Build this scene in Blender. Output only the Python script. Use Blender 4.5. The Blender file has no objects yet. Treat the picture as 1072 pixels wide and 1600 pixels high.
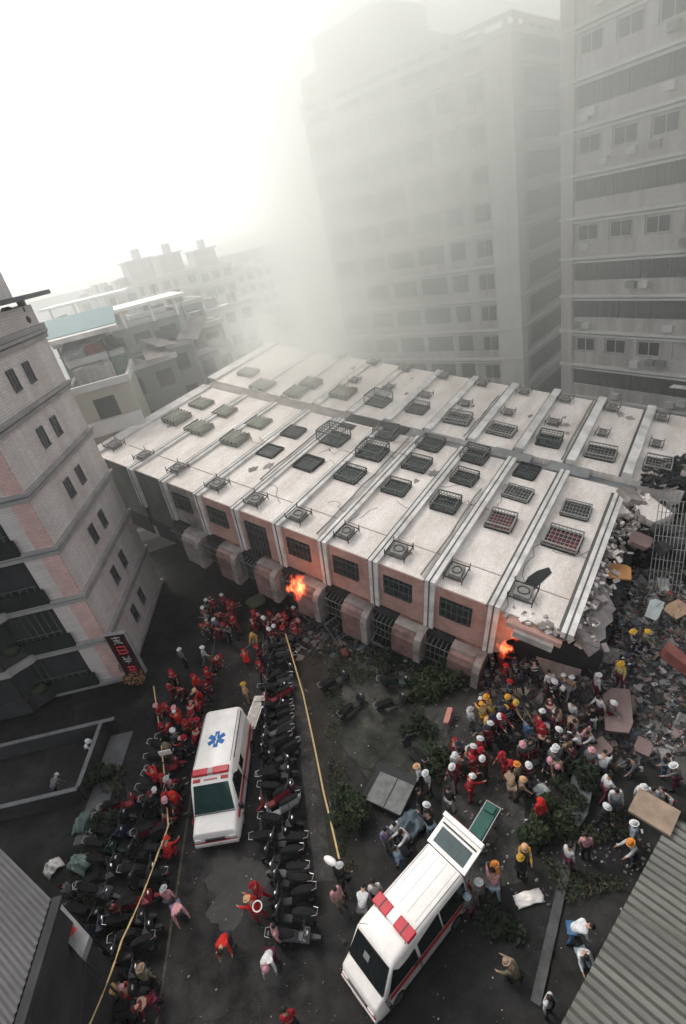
import bpy, math, random
from mathutils import Vector, Matrix, Euler, noise
random.seed(7)
R = math.radians
sc = bpy.context.scene
C = sc.collection

# ------------------------------------------------------------------ camera
CH = 21.5
RX = Vector((0.97384, -0.22722, 0.0)); FX = Vector((0, 0, 0))
def _axes():
    f = 812.0
    d = Vector((880 - 536, 2245 - 800, f)).normalized()
    z = Vector((0, 0, 1)); fw = (z - d * z.dot(d)).normalized(); rt = d.cross(fw)
    if rt.x < 0: rt = -rt
    return f, rt, fw, d
FOC, RT, FW, DN = _axes()
cam_d = bpy.data.cameras.new("camera"); cam = bpy.data.objects.new("camera", cam_d); C.objects.link(cam)
cam_d.sensor_fit = 'VERTICAL'; cam_d.sensor_height = 36; cam_d.lens = FOC / 1600 * 36
cam_d.clip_start = .1; cam_d.clip_end = 3000
X_ = Vector((RT[0], FW[0], -DN[0])); Y_ = -Vector((RT[1], FW[1], -DN[1])); Z_ = -Vector((RT[2], FW[2], -DN[2]))
cam.matrix_world = Matrix(((X_[0], Y_[0], Z_[0], 0), (X_[1], Y_[1], Z_[1], 0), (X_[2], Y_[2], Z_[2], CH), (0, 0, 0, 1)))
sc.camera = cam
# ------------------------------------------------------------------ sky, sun, exposure
w = bpy.data.worlds.new("World"); sc.world = w; w.use_nodes = True
nt = w.node_tree; nt.nodes.clear()
SUN_EL, SUN_AZ = 52, -35
sky = nt.nodes.new('ShaderNodeTexSky'); sky.sky_type = 'NISHITA'; sky.sun_disc = False
sky.sun_elevation = R(SUN_EL); sky.sun_rotation = R(SUN_AZ); sky.air_density = 1.0; sky.dust_density = 2.0; sky.ozone_density = 1
hs = nt.nodes.new('ShaderNodeHueSaturation'); hs.inputs['Saturation'].default_value = .22
bg = nt.nodes.new('ShaderNodeBackground'); bg.inputs[1].default_value = .14
ow = nt.nodes.new('ShaderNodeOutputWorld')
nt.links.new(sky.outputs[0], hs.inputs['Color']); tn = nt.nodes.new('ShaderNodeMix'); tn.data_type = 'RGBA'; tn.blend_type = 'MULTIPLY'; tn.inputs[0].default_value = 1; tn.inputs[7].default_value = (.985, .98, .945, 1); nt.links.new(hs.outputs[0], tn.inputs[6]); nt.links.new(tn.outputs[2], bg.inputs[0]); nt.links.new(bg.outputs[0], ow.inputs[0])
sd = bpy.data.lights.new("sun", 'SUN'); sd.energy = .9; sd.angle = R(20); sd.color = (1, .92, .83)
so = bpy.data.objects.new("sun", sd); C.objects.link(so)
_dir = Vector((math.sin(R(SUN_AZ)) * math.cos(R(SUN_EL)), math.cos(R(SUN_AZ)) * math.cos(R(SUN_EL)), math.sin(R(SUN_EL))))
so.rotation_euler = _dir.to_track_quat('Z', 'Y').to_euler()
sc.view_settings.view_transform = 'Standard'; sc.view_settings.look = 'None'
sc.view_settings.exposure = 0.98; sc.view_settings.gamma = 1; sc.view_settings.use_curve_mapping = False
sc.render.engine = 'CYCLES'
sc.cycles.use_denoising = True; sc.cycles.max_bounces = 6; sc.cycles.diffuse_bounces = 3; sc.cycles.volume_bounces = 4
sc.cycles.volume_step_rate = 1.0; sc.cycles.volume_max_steps = 64; sc.cycles.caustics_reflective = False; sc.cycles.caustics_refractive = False
sc.cycles.use_adaptive_sampling = True; sc.cycles.adaptive_threshold = .02

# ------------------------------------------------------------------ helpers
def ray(px, py):
    r = Vector((px - 536, py - 800, FOC)); return Vector((r.dot(RT), r.dot(FW), -r.dot(DN)))
def gp(px, py, z=0.0):
    "world point at height z under a photograph pixel (1072 x 1600)"
    v = ray(px, py); t = (z - CH) / v.z; return Vector((v.x * t, v.y * t, z))

def mat(name, col, rough=.8, var=.18, scale=2.0, bump=0.0, metal=0.0, emit=None, detail=6.0, col2=None, spec=.3, bscale=None, stretch=None):
    m = bpy.data.materials.new(name); m.use_nodes = True; n = m.node_tree.nodes; l = m.node_tree.links
    b = n['Principled BSDF']; b.inputs['Roughness'].default_value = rough; b.inputs['Metallic'].default_value = metal
    b.inputs['Specular IOR Level'].default_value = spec
    if emit:
        b.inputs['Emission Color'].default_value = (*emit[0], 1); b.inputs['Emission Strength'].default_value = emit[1]
    if var > 0:
        tc = n.new('ShaderNodeTexCoord'); ns = n.new('ShaderNodeTexNoise'); ns.inputs['Scale'].default_value = scale; ns.inputs['Detail'].default_value = detail
        ns.inputs['Roughness'].default_value = .65
        cr = n.new('ShaderNodeValToRGB'); cr.color_ramp.elements[0].position = .3; cr.color_ramp.elements[1].position = .7
        c2 = col2 or [min(1, c * (1 + var)) for c in col]
        c1 = col if col2 else [c * (1 - var) for c in col]
        cr.color_ramp.elements[0].color = (*c1, 1); cr.color_ramp.elements[1].color = (*c2, 1)
        if stretch:
            mp = n.new('ShaderNodeMapping'); mp.vector_type = 'TEXTURE'; mp.inputs['Rotation'].default_value = (0, 0, stretch[0]); mp.inputs['Scale'].default_value = [1 / q for q in stretch[1]]
            l.new(tc.outputs['Object'], mp.inputs[0]); l.new(mp.outputs[0], ns.inputs['Vector'])
        else: l.new(tc.outputs['Object'], ns.inputs['Vector'])
        l.new(ns.outputs[0], cr.inputs[0]); l.new(cr.outputs[0], b.inputs['Base Color'])
        if bump:
            bp = n.new('ShaderNodeBump'); bp.inputs['Strength'].default_value = bump; bp.inputs['Distance'].default_value = .05
            n2 = n.new('ShaderNodeTexNoise'); n2.inputs['Scale'].default_value = bscale or scale * 6; n2.inputs['Detail'].default_value = 4
            l.new(tc.outputs['Object'], n2.inputs['Vector']); l.new(n2.outputs[0], bp.inputs['Height']); l.new(bp.outputs[0], b.inputs['Normal'])
    else:
        b.inputs['Base Color'].default_value = (*col, 1)
    return m

def tile_mat(name, col, grout, bw=.24, bh=.12, axis='XZ', stain=.35, stain_scale=.25, streak=None, rough=.55):
    "small glazed facade tiles with grout, blotched by dirt"
    m = bpy.data.materials.new(name); m.use_nodes = True; n = m.node_tree.nodes; l = m.node_tree.links
    b = n['Principled BSDF']; b.inputs['Roughness'].default_value = rough; b.inputs['Specular IOR Level'].default_value = .3
    tc = n.new('ShaderNodeTexCoord'); sp = n.new('ShaderNodeSeparateXYZ'); cb = n.new('ShaderNodeCombineXYZ')
    l.new(tc.outputs['Object'], sp.inputs[0])
    l.new(sp.outputs['XYZ'.index(axis[0])], cb.inputs[0]); l.new(sp.outputs['XYZ'.index(axis[1])], cb.inputs[1])
    br = n.new('ShaderNodeTexBrick'); br.inputs['Scale'].default_value = 1; br.inputs['Brick Width'].default_value = bw; br.inputs['Row Height'].default_value = bh
    br.inputs['Mortar Size'].default_value = .012; br.inputs['Color1'].default_value = (*col, 1); br.inputs['Color2'].default_value = (*[c * .86 for c in col], 1); br.inputs['Mortar'].default_value = (*grout, 1)
    l.new(cb.outputs[0], br.inputs[0])
    ns = n.new('ShaderNodeTexNoise'); ns.inputs['Scale'].default_value = stain_scale; ns.inputs['Detail'].default_value = 8; ns.inputs['Roughness'].default_value = .7
    mp = n.new('ShaderNodeMapping'); mp.inputs['Scale'].default_value = streak or (1, 1, 1)
    l.new(tc.outputs['Object'], mp.inputs[0]); l.new(mp.outputs[0], ns.inputs[0])
    cr = n.new('ShaderNodeValToRGB'); cr.color_ramp.elements[0].position = .32; cr.color_ramp.elements[1].position = .62
    k = 1 - stain; cr.color_ramp.elements[0].color = (k, k * .95, k * .91, 1); cr.color_ramp.elements[1].color = (1, 1, 1, 1)
    l.new(ns.outputs[0], cr.inputs[0])
    mx = n.new('ShaderNodeMix'); mx.data_type = 'RGBA'; mx.blend_type = 'MULTIPLY'; mx.inputs[0].default_value = 1
    l.new(br.outputs[0], mx.inputs[6]); l.new(cr.outputs[0], mx.inputs[7]); l.new(mx.outputs[2], b.inputs['Base Color'])
    return m

def worn_mat(name, dark, light, speck, crack=.35, scale=.35):
    "street surface: broad damp and dusty patches, fine grit, hairline cracks"
    m = bpy.data.materials.new(name); m.use_nodes = True; n = m.node_tree.nodes; l = m.node_tree.links; b = n['Principled BSDF']; b.inputs['Specular IOR Level'].default_value = .25
    tc = n.new('ShaderNodeTexCoord')
    def noise_(sc_, det, rough=.65):
        q = n.new('ShaderNodeTexNoise'); q.inputs['Scale'].default_value = sc_; q.inputs['Detail'].default_value = det; q.inputs['Roughness'].default_value = rough; l.new(tc.outputs['Object'], q.inputs[0]); return q.outputs[0]
    def rampc(x, p0, c0, p1, c1):
        q = n.new('ShaderNodeValToRGB'); e = q.color_ramp.elements; e[0].position = p0; e[0].color = (*c0, 1); e[1].position = p1; e[1].color = (*c1, 1); l.new(x, q.inputs[0]); return q.outputs[0]
    def mix(t, a_, b_, mode='MIX'):
        q = n.new('ShaderNodeMix'); q.data_type = 'RGBA'; q.blend_type = mode
        if isinstance(t, float): q.inputs[0].default_value = t
        else: l.new(t, q.inputs[0])
        l.new(a_, q.inputs[6]); l.new(b_, q.inputs[7]); return q.outputs[2]
    c1 = rampc(noise_(scale, 10, .7), .38, dark, .66, light)
    c2 = rampc(noise_(scale * 5, 8), .35, (.55,) * 3, .7, (1.35,) * 3)
    c3 = rampc(noise_(28, 3), .62, (.9,) * 3, .74, speck)
    vo = n.new('ShaderNodeTexVoronoi'); vo.feature = 'DISTANCE_TO_EDGE'; vo.inputs['Scale'].default_value = crack
    wv = n.new('ShaderNodeVectorMath'); wv.operation = 'ADD'; w2 = n.new('ShaderNodeTexNoise'); w2.inputs['Scale'].default_value = 1.2; w2.inputs['Detail'].default_value = 6
    l.new(tc.outputs['Object'], w2.inputs[0]); l.new(tc.outputs['Object'], wv.inputs[0]); l.new(w2.outputs[1], wv.inputs[1]); l.new(wv.outputs[0], vo.inputs['Vector'])
    c4 = rampc(vo.outputs[0], .003, (.35,) * 3, .012, (1,) * 3)
    o = mix(1.0, mix(1.0, mix(1.0, c1, c2, 'MULTIPLY'), c3, 'MULTIPLY'), c4, 'MULTIPLY'); l.new(o, b.inputs['Base Color'])
    rr = n.new('ShaderNodeMapRange'); rr.inputs['From Min'].default_value = .35; rr.inputs['From Max'].default_value = .65; rr.inputs['To Min'].default_value = .45; rr.inputs['To Max'].default_value = .9
    l.new(noise_(scale * 1.3, 5), rr.inputs[0]); l.new(rr.outputs[0], b.inputs['Roughness'])
    bp = n.new('ShaderNodeBump'); bp.inputs['Strength'].default_value = .5; bp.inputs['Distance'].default_value = .03; l.new(noise_(35, 3), bp.inputs['Height']); l.new(bp.outputs[0], b.inputs['Normal'])
    return m

class MB:
    def __init__(s): s.v = []; s.f = []; s.m = []
    def add(s, vs, fs, mi=0, M=None):
        o = len(s.v); s.v += [tuple(M @ Vector(p)) if M else tuple(p) for p in vs]
        s.f += [tuple(i + o for i in f) for f in fs]; s.m += [mi] * len(fs); return s
    def box(s, x0, x1, y0, y1, z0, z1, mi=0, M=None):
        return s.add([(x0, y0, z0), (x1, y0, z0), (x1, y1, z0), (x0, y1, z0), (x0, y0, z1), (x1, y0, z1), (x1, y1, z1), (x0, y1, z1)],
                     [(0, 3, 2, 1), (4, 5, 6, 7), (0, 1, 5, 4), (1, 2, 6, 5), (2, 3, 7, 6), (3, 0, 4, 7)], mi, M)
    def prism(s, pts, z0, z1, mi=0, M=None):
        n = len(pts)
        if sum(pts[i][0] * pts[(i + 1) % n][1] - pts[(i + 1) % n][0] * pts[i][1] for i in range(n)) < 0: pts = pts[::-1]
        vs = [(p[0], p[1], z0) for p in pts] + [(p[0], p[1], z1) for p in pts]
        return s.add(vs, [tuple(range(n))[::-1], tuple(range(n, 2 * n))] + [(i, (i + 1) % n, n + (i + 1) % n, n + i) for i in range(n)], mi, M)
    def tube(s, a, b, r0, r1=None, n=6, mi=0, M=None):
        a = Vector(a); b = Vector(b); r1 = r0 if r1 is None else r1; d = (b - a)
        if d.length < 1e-6: return s
        q = d.to_track_quat('Z', 'Y'); vs = []
        for c, r in ((a, r0), (b, r1)):
            for i in range(n):
                t = 2 * math.pi * i / n; vs.append(c + q @ Vector((math.cos(t) * r, math.sin(t) * r, 0)))
        return s.add(vs, [tuple(range(n))[::-1], tuple(range(n, 2 * n))] + [(i, (i + 1) % n, n + (i + 1) % n, n + i) for i in range(n)], mi, M)
    def path(s, pts, r, n=6, mi=0):
        for i in range(len(pts) - 1): s.tube(pts[i], pts[i + 1], r, n=n, mi=mi)
        return s
    def loft(s, rings, mi=0, cap=True, M=None):
        n = len(rings[0]); vs = [p for r in rings for p in r]; fs = []
        for k in range(len(rings) - 1):
            for i in range(n): fs.append((k * n + i, k * n + (i + 1) % n, (k + 1) * n + (i + 1) % n, (k + 1) * n + i))
        if cap: fs += [tuple(range(n))[::-1], tuple(range((len(rings) - 1) * n, len(rings) * n))]
        return s.add(vs, fs, mi, M)
    def torus(s, c, ax, R0, r, n=20, k=8, mi=0, M=None):
        q = Vector(ax).to_track_quat('Z', 'Y'); vs = []; fs = []
        for i in range(n):
            a = 2 * math.pi * i / n
            for j in range(k):
                b = 2 * math.pi * j / k; rr = R0 + r * math.cos(b)
                vs.append(Vector(c) + q @ Vector((rr * math.cos(a), rr * math.sin(a), r * math.sin(b))))
        for i in range(n):
            for j in range(k):
                fs.append((i * k + j, ((i + 1) % n) * k + j, ((i + 1) % n) * k + (j + 1) % k, i * k + (j + 1) % k))
        return s.add(vs, fs, mi, M)
    def ell(s, c, r, n=10, m=7, mi=0, M=None):
        rings = []
        for j in range(1, m):
            b = math.pi * j / m
            rings.append([(c[0] + r[0] * math.sin(b) * math.cos(2 * math.pi * i / n), c[1] + r[1] * math.sin(b) * math.sin(2 * math.pi * i / n), c[2] - r[2] * math.cos(b)) for i in range(n)])
        return s.loft(rings, mi, True, M)
    def build(s, name, mats, parent=None, smooth=False, bevel=0):
        me = bpy.data.meshes.new(name); me.from_pydata(s.v, [], s.f); me.update()
        for m in (mats if isinstance(mats, (list, tuple)) else [mats]): me.materials.append(m)
        for p, mi in zip(me.polygons, s.m): p.material_index = mi; p.use_smooth = smooth
        o = bpy.data.objects.new(name, me); C.objects.link(o)
        if parent: o.parent = parent
        if bevel:
            b = o.modifiers.new('bevel', 'BEVEL'); b.width = bevel; b.segments = 2; b.limit_method = 'ANGLE'
        if smooth:
            try: me.set_sharp_from_angle(angle=R(40))
            except Exception: pass
        return o

def tag(o, label=None, cat=None, group=None, kind=None):
    if label: o['label'] = label
    if cat: o['category'] = cat
    if group: o['group'] = group
    if kind: o['kind'] = kind
    return o
def empty(name, loc=(0, 0, 0), rz=0, label=None, cat=None, group=None):
    o = bpy.data.objects.new(name, None); o.empty_display_size = .3; C.objects.link(o); o.location = loc; o.rotation_euler = (0, 0, rz)
    return tag(o, label, cat, group)
KIDS = {}
def copy_tree(o, parent=None):
    c = o.copy(); C.objects.link(c)
    if parent: c.parent = parent
    for ch in KIDS.setdefault(o.name, list(o.children)): copy_tree(ch, c)
    return c
def paint(o, m, slot=0):
    o.material_slots[slot].link = 'OBJECT'; o.material_slots[slot].material = m
def box_obj(name, x0, x1, y0, y1, z0, z1, m, parent=None, bevel=0, M=None):
    return MB().box(x0, x1, y0, y1, z0, z1, 0, M).build(name, m, parent, bevel=bevel)

# ------------------------------------------------------------------ materials
m_asph = worn_mat('asphalt', (.006, .006, .007), (.026, .025, .024), (2.2, 2.2, 2.1))
m_asph2 = worn_mat('worn_asphalt', (.009, .0085, .0085), (.034, .031, .030), (2.4, 2.3, 2.2), .5, .5)
m_path = worn_mat('paving', (.020, .0195, .018), (.075, .072, .068), (2.0, 2.0, 1.9), .9, .6)
m_conc = mat('concrete', (.24, .235, .23), .85, .25, 1.2, .3)
m_dconc = mat('dark_concrete', (.030, .030, .032), .85, .35, 1.0, .4)
m_soil = mat('soil', (.018, .017, .013), .95, .5, 1.1, .6, col2=(.04, .036, .028))
m_lawn = worn_mat('trampled_lawn', (.012, .016, .009), (.070, .069, .062), (1.9, 1.9, 1.8), .3, .35)
m_leaf = mat('leaf', (.030, .045, .018), .7, .4, 3)
m_leaf2 = mat('leaf_dark', (.016, .026, .012), .7, .4, 3)
m_dry = mat('dry_leaf', (.25, .13, .08), .8, .35, 3)
m_bark = mat('bark', (.06, .045, .035), .9, .3, 5)
m_white = mat('white_paint', (.80, .765, .73), .3, .12, 1.6, spec=.5)
m_cream = mat('cream_paint', (.70, .66, .62), .4, .08, .8, spec=.5)
m_black = mat('black_rubber', (.014, .014, .015), .7, .2, 4)
m_glass = mat('dark_glass', (.012, .016, .017), .12, 0, spec=.5)
m_glassg = mat('green_glass', (.02, .05, .047), .1, .2, 1.5, spec=.6)
m_red = mat('red_plastic', (.45, .012, .03), .3, .15, 3, spec=.5)
m_redpaint = mat('red_paint', (.42, .03, .035), .4, .12, 2)
m_chrome = mat('metal', (.45, .45, .46), .3, .15, 4, metal=.9)
m_dmetal = mat('dark_metal', (.05, .05, .055), .5, .2, 4, metal=.6)
m_blue = mat('blue_paint', (.02, .13, .38), .5, .08, 3)
m_rope = mat('yellow_tape', (.50, .36, .17), .7, .15, 8)
m_board = mat('board', (.30, .20, .13), .8, .25, 2)
m_orange = mat('orange_board', (.55, .26, .10), .8, .3, 1.2)

# ================================================================== SETTING
def sheet(name, pts, z, m, sub=0):
    mb = MB(); n = len(pts)
    if sum(pts[i][0] * pts[(i + 1) % n][1] - pts[(i + 1) % n][0] * pts[i][1] for i in range(n)) < 0: pts = pts[::-1]
    mb.add([(p[0], p[1], z) for p in pts], [tuple(range(n))])
    return tag(mb.build(name, m), kind='structure')
sheet('ground', [(-1500, -300), (1500, -300), (1500, 2000), (-1500, 2000)], 0, m_asph)
sheet('road', [(-9.9, -4), (-3.2, -4), (-4.6, 8.5), (-6.5, 12.5), (-6.7, 27.5), (-10.2, 27.5), (-9.9, 12)], .006, m_asph2)
mk = mat('faded_line', (.07, .06, .045), .8, .5, 6)
mb = MB()
for a, b in (((-9.95, 7.5), (-9.98, 27)), ((-6.55, 13), (-6.75, 27))):
    d = (Vector(b) - Vector(a)); nn = Vector((-d.y, d.x)).normalized() * .05
    mb.add([(a[0] - nn.x, a[1] - nn.y, .012), (b[0] - nn.x, b[1] - nn.y, .012), (b[0] + nn.x, b[1] + nn.y, .012), (a[0] + nn.x, a[1] + nn.y, .012)], [(0, 3, 2, 1)])
tag(mb.build('road_marking', mk), kind='structure')
# pale worn patch in front of the first ambulance
pts = []
for i in range(60):
    a = 2 * math.pi * i / 60; rr = 1 + .25 * math.sin(3 * a + 1) + .12 * math.sin(7 * a) + random.uniform(-.12, .12)
    pts.append((-7.5 + 1.3 * rr * math.cos(a), 11.6 + 1.25 * rr * math.sin(a)))
sheet('road_patch', pts, .010, mat('patched_asphalt', (.030, .029, .028), .6, .35, 1.5, .3))
# planting bed, kerb and park floor right of the scooters
sheet('pavement', [(-4.3, 11), (-3.6, 10.9), (-4.6, 24.6), (-5.3, 24.6)], .014, m_path)
sheet('planting_bed', [(-3.6, 10.9), (-2.3, 10.9), (-3.3, 24.4), (-4.6, 24.6)], .010, m_soil)
sheet('park_ground', [(-2.9, 17.2), (-1.6, 14.5), (.9, 14), (3.4, 16), (5.2, 21), (1, 23.5), (-3.3, 24.2)], .016, m_lawn)
sheet('paved_path', [(.2, 9.5), (3.2, 9.4), (4.4, 12), (4.2, 15.5), (6.5, 18), (4.2, 20), (2.4, 16.2), (1.4, 13.5)], .020, m_path)
pk = []
a, b = Vector((8.6, 14.5)), Vector((2.1, 6.3))
d = (b - a).normalized(); n2 = Vector((-d.y, d.x))
mb = MB()
for o0, o1, z1 in ((0, .30, .10),):
    p = [a + n2 * o0, b + n2 * o0, b + n2 * o1, a + n2 * o1]; mb.prism([tuple(q) for q in p], 0, z1)
tag(mb.build('drain_kerb', mat('old_kerb', (.07, .07, .072), .9, .6, 1.2, .3)), kind='structure')
# ================================================================== FALLEN BUILDING
FO = Vector((-13.424, 34.315, 9.835)); FU = Vector((.75112, -.63032, -.19623)); FV = Vector((.65187, .75512, .06966)); FN = Vector((.10427, -.18025, .97808))
FM = Matrix(((FU.x, FV.x, FN.x, FO.x), (FU.y, FV.y, FN.y, FO.y), (FU.z, FV.z, FN.z, FO.z), (0, 0, 0, 1)))
S = 3.2
m_fac = tile_mat('facade_tile', (.86, .80, .76), (.62, .57, .53), .12, .12, 'XY', stain=.30, stain_scale=.7, streak=(1, .3, 1))
m_rib = mat('ledge_stone', (.56, .54, .52), .8, .35, .8)
m_line = mat('ledge_groove', (.10, .10, .10), .8, .2, 2)
m_drip = mat('drip_stain', (.42, .36, .34), .8, .3, 1.5)
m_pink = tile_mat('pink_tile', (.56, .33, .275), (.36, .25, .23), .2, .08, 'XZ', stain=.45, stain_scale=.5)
m_pinkd = tile_mat('dark_pink_tile', (.33, .20, .175), (.20, .14, .13), .2, .08, 'XZ', stain=.7, stain_scale=.8)  # darker version of the pink tile for the projecting bays
m_blank = mat('blank_wall', (.11, .115, .105), .9, .4, .5)
m_dirt = mat('dirty_stone', (.25, .225, .21), .85, .5, .9)
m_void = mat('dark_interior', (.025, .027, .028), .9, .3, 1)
m_cage = mat('cage_steel', (.10, .11, .105), .6, .3, 2, metal=.3)
m_cagel = mat('pale_cage_steel', (.27, .265, .25), .6, .2, 2, metal=.2)
m_pane = mat('window_pane', (.045, .055, .055), .25, .3, .6, spec=.5)
m_redc = mat('red_curtain', (.13, .035, .04), .8, .4, 2)
m_ac = mat('air_conditioner_case', (.20, .195, .18), .7, .3, 3)
m_canopy = mat('window_canopy_green', (.19, .195, .165), .85, .5, 2.5)
m_grey = mat('grey_panel', (.20, .205, .205), .8, .3, .7)

FB = empty('fallen_building', (0, 0, 0), 0, 'pale apartment tower lying on its side, rows of caged windows facing up', 'building')
FB.matrix_world = FM
UL, UR = -1.5 * S, 9.05 * S   # length
def fb(name, mbx, m, **k):
    return mbx.build(name, m, FB, **k)
# main bodies: front wing (v 0..12), rear wing (v 13.2..22)
mb = MB()
mb.box(UL, 8.12 * S, .02, 11.9, -3.15, -.02); mb.box(8.12 * S + .001, 8.75 * S, .025, 11.9, -.35, -.022)
wall = fb('facade_wall', mb, m_fac)
mb = MB(); mb.box(UL - .7, 9.95 * S, 13.1, 22.1, -5.8, -.02)
fb('facade_wall', mb, m_fac)
# ragged right end of the front wing (torn tiles)
rag = [(8.75, 0.35), (8.75, 11.9), (9.42, 11.7), (9.3, 11.0), (9.05, 10.6), (9.25, 9.9), (8.98, 9.2), (9.12, 8.6), (8.92, 8.0), (9.05, 7.2), (8.9, 6.6), (9.06, 5.8), (8.94, 5.1), (9.04, 4.2), (8.98, 3.0), (9.02, 1.6), (8.99, .3)]
mb = MB(); mb.prism([(u * S, v) for u, v in rag], -.35, -.022); fb('torn_wall_edge', mb, m_fac)
rag = [(9.42, 12.1), (9.86, 10.9), (9.72, 10.1), (9.62, 9.7), (9.42, 9.9), (9.35, 10.6), (9.28, 11.2)]
mb = MB(); mb.prism([(u * S, v) for u, v in rag], -.5, -.1); fb('torn_wall_edge', mb, m_fac)
# inside of the body under the front wing
mb = MB(); mb.box(UL + .1, 8.3 * S, .6, 12.8, -6.0, -3.16); fb('underside', mb, m_void)
mb = MB(); mb.box(UL, 3.05 * S, 11.9, 13.1, -6.0, -.07); fb('wing_joint', mb, m_dirt)
mb = MB(); mb.box(3.051 * S, 9.2 * S, 11.9, 13.1, -6.0, -.45); fb('light_well', mb, m_grey)
# parapet strip at roof end
mb = MB(); mb.box(UL - .02, UL + .9, 0, 11.9, -.5, .16); mb.box(UL - .72, UL + .25, 13.1, 22.12, -.5, .16); fb('parapet', mb, m_rib)
# floor ledges (ribs), wrapping over the front edge and down the pink side
for i in range(0, 10):
    u = i * S; hh = .14 if i < 4 else (.22 if i < 7 else .34)
    mb = MB()
    v1 = 11.9 if i < 9 else 11.2
    mb.box(u - .26, u + .26, -.22, v1, -.01, hh)
    if i < 9: mb.box(u - .26, u + .26, -.22, .015, -3.15, -.01)
    mb.box(u - .26, u + .26, 13.08, 22.25, -.01, hh)
    r_ = fb('floor_ledge', mb, m_rib)
    mb = MB(); mb.box(u - .42, u - .265, -.10, v1, -.02, .055); mb.box(u - .06, u + .02, -.23, v1, hh - .02, hh + .012)
    mb.box(u - .42, u - .265, 13.08, 22.15, -.02, .055); mb.box(u - .06, u + .02, -.232, .0, -3.15 if i < 9 else -.01, hh)
    mb.build('ledge_groove', m_line, r_)
for i in range(-1, 9):     # thin rain lines between floors on the front strip
    u = i * S
    mb = MB(); mb.box(u + .3, u + S - .45, 2.05, 2.11, -.02, .010); fb('drip_line', mb, m_drip)
rw = random.Random(31)
_o = [(9.22, 13.15), (9.98, 13.15), (9.98, 17.6), (9.8, 17.2), (9.72, 16.4), (9.5, 16.2), (9.45, 15.2), (9.28, 14.9), (9.33, 14.0)]
mb = MB(); mb.prism([(u * S, v) for u, v in _o], -.03, .008); fb('torn_hole', mb, m_void)
mb = MB()
for k in range(200):
    u = rw.uniform(9.3, 9.98); v = rw.uniform(13.0, 13.2 + (u - 9.2) * 5.6); s_ = rw.uniform(.08, .38)
    M_ = Matrix.Translation((u * S, v, rw.uniform(-.05, .3))) @ Euler((rw.uniform(-.8, .8), rw.uniform(-.8, .8), rw.uniform(0, 3))).to_matrix().to_4x4()
    mb.box(-s_, s_, -s_ * .6, s_ * .6, -.05, .05, rw.choice((0, 0, 1, 1, 2)), M_)
tag(fb('broken_edge_chips', mb, [m_dconc, m_void, m_dirt]), kind='stuff')
mb = MB(); M_ = Matrix.Translation((8.2 * S, .05, -.25)) @ Euler((R(-25), R(6), R(4))).to_matrix().to_4x4()
mb.box(0, 2.4, -.9, .05, -.12, .1, 0, M_); mb.box(.4, 2.1, -1.25, -.9, -.3, -.05, 1, M_); fb('broken_ledge', mb, [m_pink, m_dirt])
def blot(u, v, rad_, n_=14):
    out = []
    for k in range(n_):
        a_ = 2 * math.pi * k / n_; q = rad_ * rw.uniform(.45, 1.2); out.append((u * S + q * math.cos(a_) * .7, v + q * math.sin(a_)))
    return out
for k in range(22):
    u = rw.uniform(5.0, 8.9) if k < 15 else rw.uniform(-.5, 5); u = math.floor(u) + rw.uniform(.22, .8); v = rw.choice((rw.uniform(.5, 11), rw.uniform(14, 21.5)))
    mb = MB(); mb.prism(blot(u, v, rw.uniform(.12, .5)), -.019, .004 + k * .0002); fb('lost_tiles', mb, m_dirt)
mb = MB()
for k in range(16):
    u = rw.uniform(3, 8.9) * S; v = rw.uniform(.3, 11); a_ = rw.uniform(0, 6.28); p = Vector((u, v, .006))
    for q in range(rw.randint(5, 12)):
        a_ += rw.uniform(-.6, .6); e = p + Vector((math.cos(a_), math.sin(a_), 0)) * rw.uniform(.15, .4)
        if not (0 < e.y < 11.8): break
        mb.tube(p, e, .012, n=4); p = e
tag(fb('cracks', mb, m_line), kind='stuff')
for i_, (u, v0, v1) in enumerate(((4.78, .3, 11.7), (6.8, .2, 8.2), (2.82, 3, 11.7), (7.82, 13.3, 21.8), (5.82, 13.3, 20))):
    mb = MB(); pts_ = [(u * S + rw.uniform(-.05, .05), v0 + (v1 - v0) * q / 9, .09 + rw.uniform(-.03, .05)) for q in range(10)]; mb.path(pts_, .05, 6); fb('drain_pipe', mb, m_grey)
for i_ in range(9):
    mb = MB(); u = rw.uniform(1, 8.6) * S; v = rw.uniform(1, 10); pts_ = [(u + q * rw.uniform(.15, .5), v + rw.uniform(-.4, .4), .03 + .25 * abs(math.sin(q))) for q in range(7)]; mb.path(pts_, .014, 4); fb('loose_cable', mb, m_black)
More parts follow.
